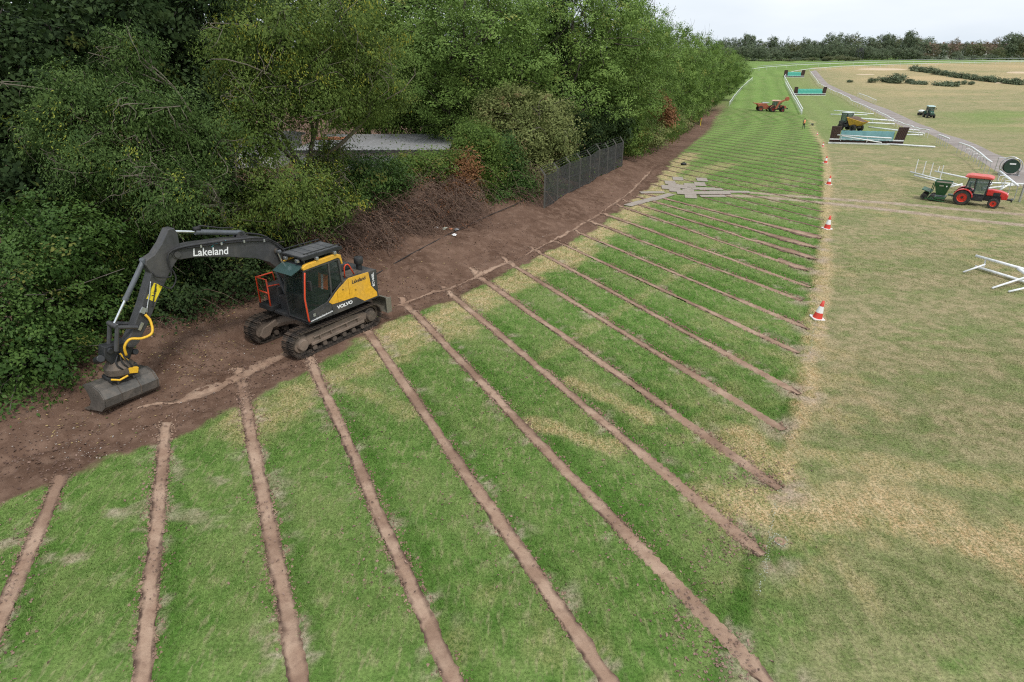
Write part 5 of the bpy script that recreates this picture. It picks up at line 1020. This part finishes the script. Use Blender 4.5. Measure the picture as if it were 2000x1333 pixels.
def tractor(name, label, loc, rz, body, rim, sc=1.0, roofm=None, fender=None):
    o = thing(name, label, 'tractor', loc, rz, 'tractors'); o.scale = (sc,)*3
    for s_ in (1, -1): wheel(o, 0, s_*.68, .58, .58, .40, rim, 'rear_wheel'); wheel(o, 2.05, s_*.62, .365, .365, .27, rim, 'front_wheel')
    MB().box((.9,0,.62), (2.3,.42,.4)).box((0,0,.6),(.4,1.1,.3)).box((2.05,0,.42),(.22,1.1,.16)).box((.95,-.42,.55),(.75,.28,.32)).box((.95,.42,.55),(.75,.28,.32)).build('chassis', M_BLK, o, bevel=.02)
    bn = MB().prism([(1.42,.85),(1.42,1.28),(1.75,1.31),(2.35,1.24),(2.74,1.10),(2.82,.98),(2.80,.66),(2.45,.62),(2.38,.86),(1.9,.86)], -.33, .33).build('bonnet', body, o, bevel=.05)
    for s_ in (1, -1): MB().box((2.1,s_*.335,1.0), (.46,.02,.26)).build('grille', M_BLK, bn); MB().box((2.73,s_*.25,1.02), (.10,.13,.14)).build('headlight', M_CWH, bn, bevel=.02)
    for k in range(5):
        for s_ in (1, -1): MB().box((1.94+.085*k,s_*.348,1.0), (.02,.012,.24)).build('louvre', M_CHAR, bn)
    MB().box((2.1,0,.72),(.6,.5,.26)).build('engine', M_BLK, bn)
    MB().box((2.95,0,.66), (.34,.34,.12)).box((3.1,0,.64),(.1,.75,.2)).build('front_weight', M_BLK, o, bevel=.02)
    cf = MB()
    def pl(a, b, w_=.06):
        a, b = Vector(a), Vector(b); cf.box((a+b)/2, (w_,w_,(b-a).length), (b-a).to_track_quat('Z','Y').to_matrix())
    for s_ in (1, -1):
        pl((1.36,s_*.52,.95),(1.42,s_*.56,2.1)); pl((.62,s_*.60,.95),(.55,s_*.58,2.1)); pl((.0,s_*.58,1.2),(.12,s_*.56,2.1)); pl((1.36,s_*.52,.95),(1.2,s_*.55,.5),.08); pl((.05,s_*.57,2.08),(1.42,s_*.57,2.08))
    pl((1.42,-.56,2.08),(1.42,.56,2.08)); pl((.1,-.56,2.08),(.1,.56,2.08)); cf.box((1.4,0,1.15),(.08,.9,.45)).box((.7,0,.72),(1.3,1.0,.1))
    cfo = cf.build('cab', M_BLK, o, bevel=.01)
    for s_ in (1, -1):
        MB().prism([(1.34,.98),(1.40,2.06),(.58,2.06),(.65,.98)], s_*.56-.006, s_*.56+.006).build('door_window', M_GLS, cfo); MB().prism([(.57,1.3),(.53,2.06),(.14,2.06),(.04,1.3)], s_*.575-.006, s_*.575+.006).build('side_window', M_GLS, cfo)
    MB().box((1.40,0,1.72),(.012,1.02,.68)).build('windscreen', M_GLS, cfo); MB().box((.07,0,1.65),(.012,1.02,.8)).build('rear_window', M_GLS, cfo)
    MB().prism([(-.22,2.12),(-.16,2.22),(.1,2.30),(1.3,2.28),(1.6,2.20),(1.66,2.12),(1.5,2.08),(-.1,2.08)], -.64, .64).build('roof', roofm or body, cfo, bevel=.05)
    MB().box((.45,0,1.02),(.42,.46,.12)).box((.25,0,1.35),(.12,.44,.6)).tube([(1.1,0,1.1),(.98,0,1.42)],.03,6).build('seat', M_BLK, cfo, bevel=.03)
    for s_ in (1, -1):
        ang = np.linspace(R(8), R(165), 10); pts = [(.66*math.cos(a), .58+.66*math.sin(a)) for a in ang]; inn = [(.61*math.cos(a), .58+.61*math.sin(a)) for a in ang]
        MB().prism(pts+inn[::-1], s_*.46, s_*.90).build('fender', fender or body, o, bevel=.01)
        MB().box((1.5,s_*.78,1.72),(.05,.16,.3)).tube([(1.42,s_*.57,1.9),(1.5,s_*.78,1.86)],.015,6).build('mirror', M_BLK, cfo, bevel=.02)
    MB().tube([(-.3,.3,.5),(-.75,.35,.45)],.035,6).tube([(-.3,-.3,.5),(-.75,-.35,.45)],.035,6).tube([(-.25,0,.85),(-.7,0,.85)],.03,6).build('three_point_link', M_BLK, o)
    return o
M_KRED = paint('tractor_red', (.62, .032, .028), .35, dirt=(.45,.10,.06), amt=.3, scale=2); M_KROOF = paint('tractor_roof_red', (.62, .10, .075), .45, dirt=(.55,.2,.16), amt=.4, scale=2)
ra, rb = at(1874,401), at(1936,408.5); rd = math.atan2(rb[1]-ra[1], rb[0]-ra[0]); nrm_ = np.array([-math.sin(rd), math.cos(rd)])
rs_ = np.hypot(*(rb-ra)[:2])/2.05; rl = ra[:2]+nrm_*.88*rs_
red = tractor('red_tractor', 'red tractor with cab and red wheel rims towing the green spreader', (rl[0], rl[1], gz(*rl)), rd, M_KRED, paint('rim_red', (.72,.06,.03), .45), rs_, M_KROOF)
# green spreader on the tractor's rear linkage
M_GRN = paint('spreader_green', (.018, .085, .030), .45, dirt=(.05,.10,.05), amt=.4, scale=2)
sx_ = np.array([math.cos(rd), math.sin(rd)]); sp0 = rl-sx_*1.55*rs_
spd = thing('spreader', 'dark green hopper spreader hitched behind the red tractor', 'spreader', (sp0[0], sp0[1], gz(*sp0)), rd); spd.scale = (rs_,)*3
hp_ = MB(); tp = [(-.52,-.72),(.62,-.72),(.62,.72),(-.52,.72)]; bt = [(-.22,-.45),(.38,-.45),(.38,.45),(-.22,.45)]
hp_.add([(x, y, 1.52) for x, y in tp]+[(x, y, .5) for x, y in bt]+[(x*.96, y*.97, 1.52) for x, y in tp]+[(x, y*.9, .6) for x, y in bt], [(0,1,5,4),(1,2,6,5),(2,3,7,6),(3,0,4,7),(4,5,6,7),(9,8,12,13),(10,9,13,14),(11,10,14,15),(8,11,15,12),(15,14,13,12),(0,8,9,1),(1,9,10,2),(2,10,11,3),(3,11,8,0)])
hpo = hp_.build('hopper', M_GRN, spd, bevel=.012); MB().box((.05,0,1.40),(1.02,1.34,.02)).build('load', paint('sand_load', (.16,.13,.10), .95, bump=.5), spd)
pp_ = Vector((.12,-.735,1.2)); o_ = MB().box((.0,-.70,1.28),(.30,.012,.10), Matrix.Rotation(R(14),3,'X')).build('maker_plate', M_SILV, hpo); MB().lathe([(0,0),(.05,0),(.055,-.02)], 12, Matrix.Translation((.36,-.70,1.26)) @ Matrix.Rotation(R(90),4,'X')).build('badge', M_CWH, hpo)
MB().tube([(-.55,-.7,1.45),(-.62,-.7,.6),(-.75,-.7,.3)],.035,6).tube([(-.55,.7,1.45),(-.62,.7,.6),(-.75,.7,.3)],.035,6).box((-.1,0,.3),(1.1,1.4,.12)).prism([(-.95,.16),(.5,.05),(.5,.12),(-.9,.24)],-.74,-.66).box((.75,0,.55),(.4,.5,.1)).build('frame', M_GRN, spd)
MB().prism([(-1.25,.82),(-.55,.62),(-.55,.68),(-1.25,.88)],-.68,.68).build('rear_flap', M_GRN, spd)
for y_ in (-.6, .6): wheel(spd, -1.0, y_, .3, .22, .18, M_BLK, 'support_wheel'); wheel(spd, -.45, y_, .24, .22, .2, M_SILV, 'roller_wheel')
MB().cyl((-.45,-.55,.22),(-.45,.55,.22),.2,14).build('brush_roller', M_STEEL, spd, auto=True)
# orange tractor, trencher and conveyor out on the track
M_ORG = paint('orange_paint', (.37, .105, .05), .65, dirt=(.26,.10,.05), amt=.5, scale=1.5)
oa = at(1507,218.5); org = tractor('orange_tractor', 'orange tractor far out on the mown track', oa, R(-4), M_ORG, paint('rim_dark_red', (.30,.04,.04), .5), 1.12, paint('roof_pale_orange', (.68,.40,.30), .5))
ta = at(1490,217); tr_ = thing('trencher', 'orange trenching machine hitched behind the orange tractor', 'trencher', ta, R(-4)); tr_.scale = (1.15,)*3
MB().prism([(-1.5,1.35),(-1.35,1.5),(.3,1.5),(1.0,.9),(1.2,.5),(.4,.35),(-.6,.45),(-1.2,.9)],-.7,.7).build('body', M_ORG, tr_, bevel=.04); wheel(tr_, -.75,-.85,.5,.5,.3,M_ORG,'ground_wheel'); wheel(tr_, -.75,.85,.5,.5,.3,M_ORG,'ground_wheel')
MB().prism([(-.4,1.5),(.9,1.55),(.9,1.68),(-.4,1.66)],-.6,.6).build('lid', M_SILV, tr_); MB().prism([(-1.5,1.3),(-2.2,1.5),(-2.2,1.62),(-1.4,1.5)],-.5,.5).build('chute', M_ORG, tr_); MB().prism([(.2,.5),(.5,.6),(1.0,.1),(.8,.0)],-.15,.15).build('digging_chain', M_STEEL, tr_)
ca = at(1517,219); cv = thing('conveyor', 'raised orange conveyor arm in front of the orange tractor cab', 'conveyor', ca, R(-4)); cv.scale = (1.15,)*3
MB().prism([(-.7,.6),(-.35,.6),(.1,1.7),(1.35,2.35),(1.3,2.6),(-.1,1.95)],-.9,-.45).build('arm', M_ORG, cv, bevel=.03); MB().lathe([(0,-.3),(.36,-.3),(.4,0),(.36,.3),(0,.3)], 16, Matrix.Translation((1.45,-.68,2.58)) @ Matrix.Rotation(R(90),4,'X')).build('head_drum', M_ORG, cv, auto=True); MB().tube([(-.5,-.68,1.0),(.6,-.68,2.0)],.05,6).build('ram', M_STEEL, cv); MB().tube([(-.6,-.68,.62),(-.6,-.68,0)],.08,8).build('stay', M_STEEL, cv)
# dark green tractor in the dry field with a white tank behind
gp = at(1811,229); gt = tractor('green_tractor', 'dark green tractor with pale roof in the dry field', gp, R(-106), paint('dark_green_paint', (.025,.09,.055), .45), paint('rim_grey', (.20,.19,.17), .5), 1.05, paint('roof_pale_green', (.45,.58,.56), .5))
wp = at(1798,226); wt = thing('sprayer_tank', 'white tank trailer tucked behind the dark green tractor', 'trailer', wp, R(-60)); wt.scale = (.6,)*3; MB().ell((0,0,1.5),(1.3,.7,.55),14,8).build('tank', M_CWH, wt, smooth=True); MB().box((0,0,.85),(2.4,.9,.16)).build('chassis', M_BLK, wt); wheel(wt,-.4,.7,.55,.55,.3,M_BLK); wheel(wt,-.4,-.7,.55,.55,.3,M_BLK)
# yellow site dumper behind the near jump
da = at(1636,254); db = at(1684,257); dd_ = math.atan2(db[1]-da[1], db[0]-da[0]); dl = (da+db)/2
du = thing('site_dumper', 'site dumper with yellow skip full of soil behind the near jump', 'dumper', (dl[0], dl[1], gz(*dl[:2])), dd_); du.scale = (1.08,)*3
for xx in (-1.15, 1.15):
    for s_ in (1,-1): wheel(du, xx, s_*.85, .52, .52, .42, M_BLK)
MB().box((-.9,0,.75),(1.6,1.3,.45)).box((.9,0,.65),(1.5,.8,.3)).box((-1.35,0,1.15),(.9,1.4,.5)).build('chassis', M_CHAR, du, bevel=.04)
dc = MB()
for xx, yy in ((-1.55,.6),(-1.55,-.6),(-.45,.6),(-.45,-.6)): dc.box((xx,yy,1.9),(.09,.09,1.5))
dc.box((-1.0,0,1.2),(1.2,1.3,.12)); dco = dc.build('cab', M_CHAR, du)
MB().box((-1.0,0,2.68),(1.35,1.4,.1)).build('roof', paint('dumper_roof', (.55,.60,.58), .5), dco, bevel=.03)
for s_ in (1,-1): MB().box((-1.0,s_*.61,1.95),(.98,.02,1.3)).build('window', M_GLS, dco)
MB().box((-.45,0,1.95),(.02,1.1,1.3)).build('windscreen', M_GLS, dco); MB().box((-1.55,0,1.95),(.02,1.1,1.3)).build('rear_window', M_GLS, dco)
sk = MB(); t4 = [(-.25,-1.0),(2.55,-.75),(2.55,.75),(-.25,1.0)]; b4 = [(.1,-.55),(1.5,-.5),(1.5,.5),(.1,.55)]
zt4 = [2.05,1.55,1.55,2.05]; sk.add([(x,y,z) for (x,y),z in zip(t4,zt4)]+[(x,y,.85) for x,y in b4], [(0,1,5,4),(1,2,6,5),(2,3,7,6),(3,0,4,7),(4,5,6,7)]); sko = sk.build('skip', paint('skip_yellow', (.70,.40,.06), .5, dirt=(.35,.22,.08), amt=.6), du)
MB().tube([(*p,z) for p,z in zip(t4+t4[:1],zt4+zt4[:1])],.05,6).build('skip_rim', paint('skip_yellow', (.7,.4,.06)), sko)
ld = MB(); n=9; V=[]
for i in range(n):
    for j in range(n):
        u_,v_=i/(n-1),j/(n-1); x=-.2+2.65*u_; y=(-.95+.22*u_)*(1-2*v_); V.append((x,y,2.0-.5*u_+.42*math.sin(math.pi*min(1,u_*1.15+.08))*math.sin(math.pi*v_)**.7*(.85+.3*random.random())))
ld.add(V,[(i*n+j,(i+1)*n+j,(i+1)*n+j+1,i*n+j+1) for i in range(n-1) for j in range(n-1)]).build('soil_load', paint('soil_heap', (.13,.085,.062), .95, dirt=(.2,.14,.1), amt=.6, scale=4, bump=.6), du, smooth=True)
# hose reel on its hoop frame, and the barrier at the picture edge
hr = at(1969,343); ho = thing('hose_reel', 'big dark green hose reel in a galvanised hoop frame on the path', 'hose reel', hr, R(-25)); ho.scale = (.8,)*3
Mx = Matrix.Translation((0,0,.86)) @ Matrix.Rotation(R(90),4,'X')
MB().lathe([(0,-.34),(.62,-.34),(.64,-.3),(.6,-.27),(.6,.27),(.64,.3),(.62,.34),(0,.34)], 28, Mx).build('drum', paint('reel_green', (.014,.045,.026), .5, dirt=(.03,.05,.035), amt=.4), ho, auto=True)
for k in range(7): MB().lathe([(.60+.05*math.cos(a), -.24+.08*k+.04*math.sin(a)) for a in np.linspace(0, 2*math.pi, 7)], 24, Mx).build('hose_turn', M_RUB, ho, smooth=True)
for y_ in (-.42,.42): MB().tube([(.80*math.cos(a), y_, .86+.80*math.sin(a)) for a in np.linspace(-.6, math.pi+.6, 22)], .04, 8).build('hoop', M_SILV, ho, smooth=True)
MB().box((-.7,0,.06),(.12,1.3,.08)).box((.7,0,.06),(.12,1.3,.08)).box((-.7,0,.3),(.06,.9,.5)).box((.7,0,.3),(.06,.9,.5)).box((0,-.42,.06),(1.4,.06,.06)).build('stand', M_SILV, ho)
MB().box((0,-.36,1.12),(.5,.02,.12)).build('label_strip', M_CWH, ho)
bp = at(1990,395); bpo = thing('gate_post', 'grey gate post with dark red reflector plate at the right picture edge', 'post', bp); MB().tube([(0,0,-.2),(0,0,1.6)],.07,10).build('shaft', M_SILV, bpo); MB().box((.12,.02,1.05),(.2,.03,.75)).build('plate', paint('plate_red', (.30,.03,.03), .5), bpo); MB().box((.12,.02,1.5),(.22,.035,.14)).build('cap_plate', M_BLK, bpo)
gp1 = at(1942,336); gpo = thing('gate_hurdle', 'narrow galvanised hurdle beside the hose reel', 'gate', gp1, R(-30)); mb = MB()
for xx in (0,.55): mb.tube([(xx,0,-.1),(xx,0,1.1)],.028,6)
mb.tube([(0,0,1.1),(.55,0,1.1)],.028,6).tube([(0,0,.3),(.55,0,.3)],.024,6).build('frame', M_SILV, gpo)
# person walking along the track edge
pp = at(1569,252); per = thing('person', 'person in orange hi-vis vest and dark trousers walking up the track', 'person', pp, R(100)); per.scale = (1.02,)*3
J = {'pel':(0,0,.95,.13),'chest':(.02,0,1.3,.15),'neck':(.03,0,1.5,.06),'head':(.05,0,1.64,.105),'top':(.05,0,1.74,.07),'hl':(0,.1,.9,.1),'kl':(.12,.1,.5,.07),'al':(.05,.1,.09,.05),'tl':(.2,.1,.04,.04),'hr':(0,-.1,.9,.1),'kr':(.02,-.1,.5,.07),'arr':(-.22,-.1,.14,.05),'tr':(-.1,-.1,.05,.04),'sl':(.02,.2,1.42,.07),'el':(-.06,.26,1.15,.05),'wl':(.05,.27,.92,.04),'fl':(.08,.27,.82,.03),'sr':(.02,-.2,1.42,.07),'er':(.06,-.26,1.15,.05),'wr':(.2,-.25,.97,.04),'fr':(.26,-.25,.9,.03)}
E_ = [('pel','chest'),('chest','neck'),('neck','head'),('head','top'),('pel','hl'),('hl','kl'),('kl','al'),('al','tl'),('pel','hr'),('hr','kr'),('kr','arr'),('arr','tr'),('chest','sl'),('sl','el'),('el','wl'),('wl','fl'),('chest','sr'),('sr','er'),('er','wr'),('wr','fr')]
ks = list(J); me = bpy.data.meshes.new('body'); me.from_pydata([J[k][:3] for k in ks], [(ks.index(a), ks.index(b)) for a, b in E_], []); bo_ = obj('body', me, per)
sm = bo_.modifiers.new('skin', 'SKIN'); bo_.modifiers.new('sub', 'SUBSURF').levels = 2; bo_.modifiers['sub'].render_levels = 2
for i, k in enumerate(ks): me.skin_vertices[0].data[i].radius = (J[k][3],)*2
me.skin_vertices[0].data[0].use_root = True
dgx = bpy.context.evaluated_depsgraph_get(); m2 = bpy.data.meshes.new_from_object(bo_.evaluated_get(dgx)); bo_.modifiers.clear(); bo_.data = m2; m2.materials.clear()
t = NT('clothed_body'); g_ = t.n('TexCoord'); sep = t.n('SeparateXYZ'); t.link(g_.outputs['Object'], sep.inputs[0])
t.col(t.mix(t.rng(sep.outputs[2], 1.46, 1.5), t.mix(t.rng(sep.outputs[2], .92, .95), (.025,.025,.03), (.05,.055,.07)), (.45,.27,.2))); t.set(rough=.9); m2.materials.append(t.m)
MB().lathe([(.17,.95),(.19,1.1),(.20,1.3),(.18,1.42),(.08,1.5)], 14, Matrix.Translation((.01,0,0)) @ Matrix.Diagonal((.8,1.05,1,1))).build('vest', paint('vest_orange', (.85,.36,.16), .8), per, smooth=True)
MB().ell((.04,0,1.69),(.115,.10,.09),10,6).build('hair', paint('dark_hair', (.03,.022,.018), .8), per, smooth=True)
tb = at(1586,246); tbo = thing('small_barrow', 'small dark object on the edge line near the person', 'barrow', tb); tbo.scale = (.6,)*3; MB().prism([(-.35,.3),(.35,.35),(.25,.7),(-.3,.65)],-.25,.25).build('tray', M_CHAR, tbo); wheel(tbo,.3,.12,.22,.2,.1,M_SILV); MB().tube([(-.3,.2,.6),(-.9,.22,.75)],.025,6).build('handle', M_SILV, tbo)
# ---------------------------------------------------------------- far side of the course
def bush_at(px, py, rpx, rpy, label, name='field_bush', lm=None, n=900, leaf=None, group='bushes in the dry field'):
    p = at(px, py); zc = p[1]*CP-(p[2]-CAMH)*SP; r = rpx*zc/FPX; h = 2*rpy*zc/FPX
    bl = [(np.array([p[0]+random.gauss(0,.35)*r, p[1]+random.gauss(0,.3)*r, p[2]+h*(.3+.35*random.random())]), np.array([r*.62, r*.62, h*.36])) for _ in range(6)]
    plant(name, label, 'bush', bl, n, leaf or r*.16, lm or L_FAR, trunk_r=.08, group=group, clump=r*.25, per=14)
for a in [(1754,163,13,10,'largest rounded bush in the dry field'),(1729,161,10,6.5,'bush just left of the largest field bush'),(1706,162,8,5,'second bush left of the largest field bush'),(1776,163,9,4,'low bush right of the largest field bush'),(1740,163,10,3.5,'low scrub joining the largest field bush'),(1870,166,5,3.5,'left of three small bushes before the field hedge'),(1882,165.5,5.5,4,'middle of three small bushes before the field hedge'),(1896,166,6,4,'right of three small bushes before the field hedge'),(1660,161.5,5,2.5,'tiny bush at the left end of the scrub line'),(1845,168,20,2.5,'flat strip of scrub left of the three small bushes'),(1790,165,14,2.,'flat scrub right of the low bush')]: bush_at(*a)
hg = [(1786,139),(1800,141),(1815,143),(1830,146),(1845,148),(1860,151),(1875,153),(1890,155),(1905,157),(1920,159),(1935,160.5),(1950,162),(1965,163.5),(1980,165),(1990,166)]
bl = []
for (px, py) in hg:
    p = at(px, py); zc = p[1]*CP; r = 9.5*zc/FPX; h = 9.5*zc/FPX*(.9+.25*random.random()); bl.append((np.array([p[0], p[1], p[2]+h*.42]), np.array([r, 1.6, h*.6])))
plant('field_hedge', 'long dark hedge slanting across the dry field', 'hedge', bl, 15000, .42, L_FAR, trunk_r=.1, clump=.6, per=18)
M_SAND = paint('bunker_sand', (.55, .43, .30), .95, dirt=(.48,.36,.22), amt=.6, scale=.5)
for k, (px, py, rx_, ry_, lb) in enumerate([(1722,136,48,2.6,0),(1988,143,24,3.4,0),(1957,163,14,2.6,0),(1690,146,20,.8,0)]):
    p = at(px, py); zc = p[1]*CP; r = rx_*zc/FPX; d = r*.45; mb = MB(); V = [(p[0], p[1], p[2]+ry_*.7*zc/FPX)]; N = 28
    for ring, rr in ((1,.45),(2,.8),(3,1.0)):
        for i in range(N):
            a = 2*math.pi*i/N; q = rr*(.85+.3*vn(np.array([i*.6]), np.array([k*3.+ring*.2]), 4)[0]); x, y = p[0]+math.cos(a)*r*q, p[1]+math.sin(a)*d*q; V.append((x, y, gz(x, y)+(ry_*.7*zc/FPX*.9 if ring == 1 else ry_*.4*zc/FPX if ring == 2 else -.05)))
    F = [(0,1+i,1+(i+1) % N) for i in range(N)]+[(1+r_*N+i,1+(r_+1)*N+i,1+(r_+1)*N+(i+1) % N,1+r_*N+(i+1) % N) for r_ in range(2) for i in range(N)]
    tag(mb.add(V, F).build('sand_mound', M_SAND, smooth=True), kind='structure')
def far_form(seed, n, kind):
    g = np.random.default_rng(seed); bl = []
    for k in range(11):
        z = .18+.75*k/10; rr = {'round': .34*math.sin(math.pi*min(1, z*.95+.05))**.6, 'tall': .16+.06*math.sin(k*2), 'cone': .30*(1-z)**.8+.02}[kind]; a = k*2.4+seed
        bl.append((np.array([math.cos(a)*rr*.6, math.sin(a)*rr*.6, z]), np.array([rr*.75+.05, rr*.75+.05, .13])))
    me, _ = leafcloud('crown', bl, n, .034, per=14, clump=.06, shell=.55, special=.05, rng=g, upb=.5, jit=.5, wratio=.8); mb = MB(); mb.tube([(0,0,-.03),(0.01,0,.4),(0,0,.85)], [.022,.016,.004], 7)
    for b in bl[::2]: mb.tube([(0,0,b[0][2]*.6), b[0]], [.008,.002], 5)
    tm = mb.data('trunk', True); tm.materials.append(M_BARKP); return me, tm
L_FAR2 = leaf_mat('far_leaf_olive', (.100, .120, .055), (.165, .180, .085), (.17, .14, .08), trans=.15); L_FAR3 = leaf_mat('far_leaf_brown', (.135, .118, .070), (.20, .17, .105), (.17, .12, .08), trans=.15)
FF = [far_form(2, 5200, 'round'), far_form(3, 5200, 'round'), far_form(4, 5200, 'round'), far_form(6, 5200, 'tall'), far_form(8, 3000, 'cone'), far_form(12, 4400, 'round')]
for k, m in zip(range(6), (L_FAR, L_FAR2, L_FAR, L_FAR, L_FAR, L_FAR3)): FF[k][0].materials.append(m)
def ftree(px, topy, Y, rpx, form, label, name='far_tree'):
    p = on_ray(px, topy, Y); zc = Y*CP-(p[2]-CAMH)*SP; g_ = gz(p[0], p[1]); r = thing(name, label, 'tree', (p[0], p[1], g_), random.random()*6, 'far tree belt'); hgt = p[2]-g_; rad = rpx*zc/FPX; r.scale = (rad/.36, rad/.36, hgt)
    obj('crown', FF[form][0], r); obj('trunk', FF[form][1], r)
prof = np.array([(1405,88),(1425,82),(1450,73),(1480,79),(1500,82),(1540,82),(1570,80),(1590,76),(1606,83),(1625,72),(1650,73),(1680,74),(1705,78),(1735,78),(1755,76),(1790,82),(1810,84),(1830,84),(1860,78),(1880,76),(1905,82),(1925,78),(1960,78),(1985,70),(2030,72)], float)
TL = 'leafy tree in the dark belt beyond the far bend'; x = 1408.
while x < 2030:
    dark = x < 1790; ty = float(np.interp(x, prof[:, 0], prof[:, 1])); ftree(x, ty+random.uniform(-10, 4), 415+random.uniform(-8, 25), random.uniform(10, 15), random.choice([0, 2, 1, 0, 3] if dark else [1, 5, 2, 5, 1]), TL if dark else 'thin olive tree before the far houses'); x += random.uniform(9, 15) if dark else random.uniform(15, 26)
x = 1415.
while x < 2030:
    dark = x < 1800; ty = float(np.interp(x, prof[:, 0], prof[:, 1])); ftree(x, ty+(12 if dark else 17)+random.uniform(-3, 7), 398+random.uniform(-6, 6), random.uniform(8, 13), random.choice([0, 2, 0] if dark else [1, 5, 2]), 'lower tree along the front of the dark belt' if dark else 'lower thin tree before the far houses'); x += random.uniform(10, 16) if dark else random.uniform(60, 90)
ftree(1778, 62, 405, 15, 3, 'tallest tree of the far belt, standing above the rest', 'far_poplar'); ftree(1790, 74, 402, 12, 3, 'second tall tree leaning on the tallest of the far belt', 'far_poplar'); ftree(1540, 73, 440, 7, 4, 'pointed conifer rising above the far belt', 'far_conifer'); ftree(1985, 68, 410, 12, 3, 'tall brownish tree at the right end of the far belt', 'far_poplar'); ftree(1812, 73, 470, 20, 2, 'dark domed tree behind the far houses')
for k in range(14): ftree(1462+k*16+random.uniform(-4,4), 118+random.uniform(-4,2)-k*.5, 372+random.uniform(-6,6), random.uniform(9,13), random.choice([1,0,1]), 'low scrub bush at the foot of the dark belt', 'scrub_bush')
for k in range(7): ftree(1810+k*31+random.uniform(-6,6), 109+random.uniform(-3,3), 392+random.uniform(-4,4), random.uniform(9,14), random.choice([0,2]), 'dark low bush below the far houses', 'scrub_bush')
# houses among the far trees
M_BRK = paint('red_brick', (.30, .155, .11), .85, dirt=(.4,.25,.18), amt=.5, scale=.4); M_RF = paint('brown_roof', (.20, .115, .095), .85, dirt=(.14,.09,.08), amt=.5, scale=.4)
for k, (px, py, Y, W, lb, wm) in enumerate([(1716,108,460,11,'brick house glimpsed between the dark trees',M_BRK),(1800,108,450,12,'white gabled house right of the tallest tree',M_RENDER),(1828,104,455,10,'house with pale gable under the domed tree',M_RENDER),(1858,107,440,13,'white house behind the thin olive trees',M_RENDER),(1885,106,445,11,'brick house in the middle of the far row',M_BRK),(1912,107,440,13,'house with red roof in the far row',M_RENDER),(1940,107,445,11,'brick house near the right end of the far row',M_BRK),(1968,107,440,12,'white house at the right end of the far row',M_RENDER),(1996,108,445,12,'house cut by the right picture edge',M_BRK)]):
    p = on_ray(px, py, Y); z = gz(p[0], p[1]); o = thing('far_house', lb, 'house', (p[0], p[1], z), R(random.uniform(-25,25)), 'far houses'); D = 8; h = 5.4
    MB().prism([(-W/2,-.5),(W/2,-.5),(W/2,h),(-W/2,h)],-D/2,D/2).build('wall', wm, o)
    rf_ = MB().prism([(-D/2-.4,h-.1),(0,h+3.4),(D/2+.4,h-.1),(D/2+.4,h-.3),(-D/2-.4,h-.3)],-W/2-.3,W/2+.3,'x').build('roof', M_RF, o); MB().box((W*.3,0,h+3.6),(.9,.7,1.5)).build('chimney', M_BRK, rf_)
    for i in range(3):
        for zz in (1.5, 4.0):
            wn = MB().box((-W*.3+i*W*.3,-D/2-.05,zz),(1.5,.12,1.3)).build('window', M_CWH, o); MB().box((-W*.3+i*W*.3,-D/2-.13,zz),(1.25,.04,1.05)).build('pane', paint('window_dark', (.03,.04,.05), .1), wn)
# dark camera scaffold and a row of pale frames before the belt
sp1 = at(1676,118.5); sc_ = thing('camera_scaffold', 'dark scaffold tower standing before the far trees', 'tower', sp1); mb = MB(); 
for xx in (-1.6,1.6):
    for yy in (-1.6,1.6): mb.tube([(xx,yy,0),(xx*.8,yy*.8,6.2)],.14,6)
for z_ in (0,2.1,4.2):
    for s_ in (1,-1): mb.tube([(-1.5,s_*1.5,z_),(1.4,s_*1.4,z_+2.1)],.1,5); mb.tube([(s_*1.5,-1.5,z_),(s_*1.4,1.4,z_+2.1)],.1,5)
mb.build('frame', M_BLK, sc_); MB().box((0,0,4.6),(3.0,3.0,.2)).build('platform', M_BLK, sc_); MB().box((.6,0,5.6),(1.4,.2,1.6)).build('screen', M_BLK, sc_)
gx1 = at(1945,113); gf = thing('pale_barrier', 'pale barrier rail before the far houses', 'barrier', gx1, R(-30)); mb = MB(); mb.box((0,0,2.2),(26,.3,.35)); mb.build('beam', M_CWH, gf)
for i in range(6): MB().box((-12+4.8*i,0,1.1),(.25,.25,2.2)).build('post', M_CWH, gf)
gx2 = at(1866,113); gf2 = thing('green_shed', 'pale green shed at the foot of the far houses', 'shed', gx2, R(-20)); MB().box((0,0,1.6),(13,4,3.2)).build('wall', paint('pale_green', (.42,.52,.46), .7), gf2); MB().prism([(-2.3,3.1),(0,4.0),(2.3,3.1)],-6.8,6.8,'x').build('roof', M_SILV, gf2)
# faint dotted marking line along the edge of the turf
mb = MB(); dd = resamp(EDGE[:7], 420)
for q in dd:
    if vn(np.array([q[0]*.9]), np.array([q[1]*.9]), 131)[0] > .62 and q[1] > 8:
        for _ in range(2): x, y = q[0]+random.gauss(.02,.03), q[1]+random.gauss(0,.03); mb.box((x, y, gz(x, y)+.03), (.008,.018,.003), Matrix.Rotation(random.random()*3, 3, 'Z'))
tag(mb.build('marking_line', paint('chalk', (.42,.46,.40), .9)), kind='structure')
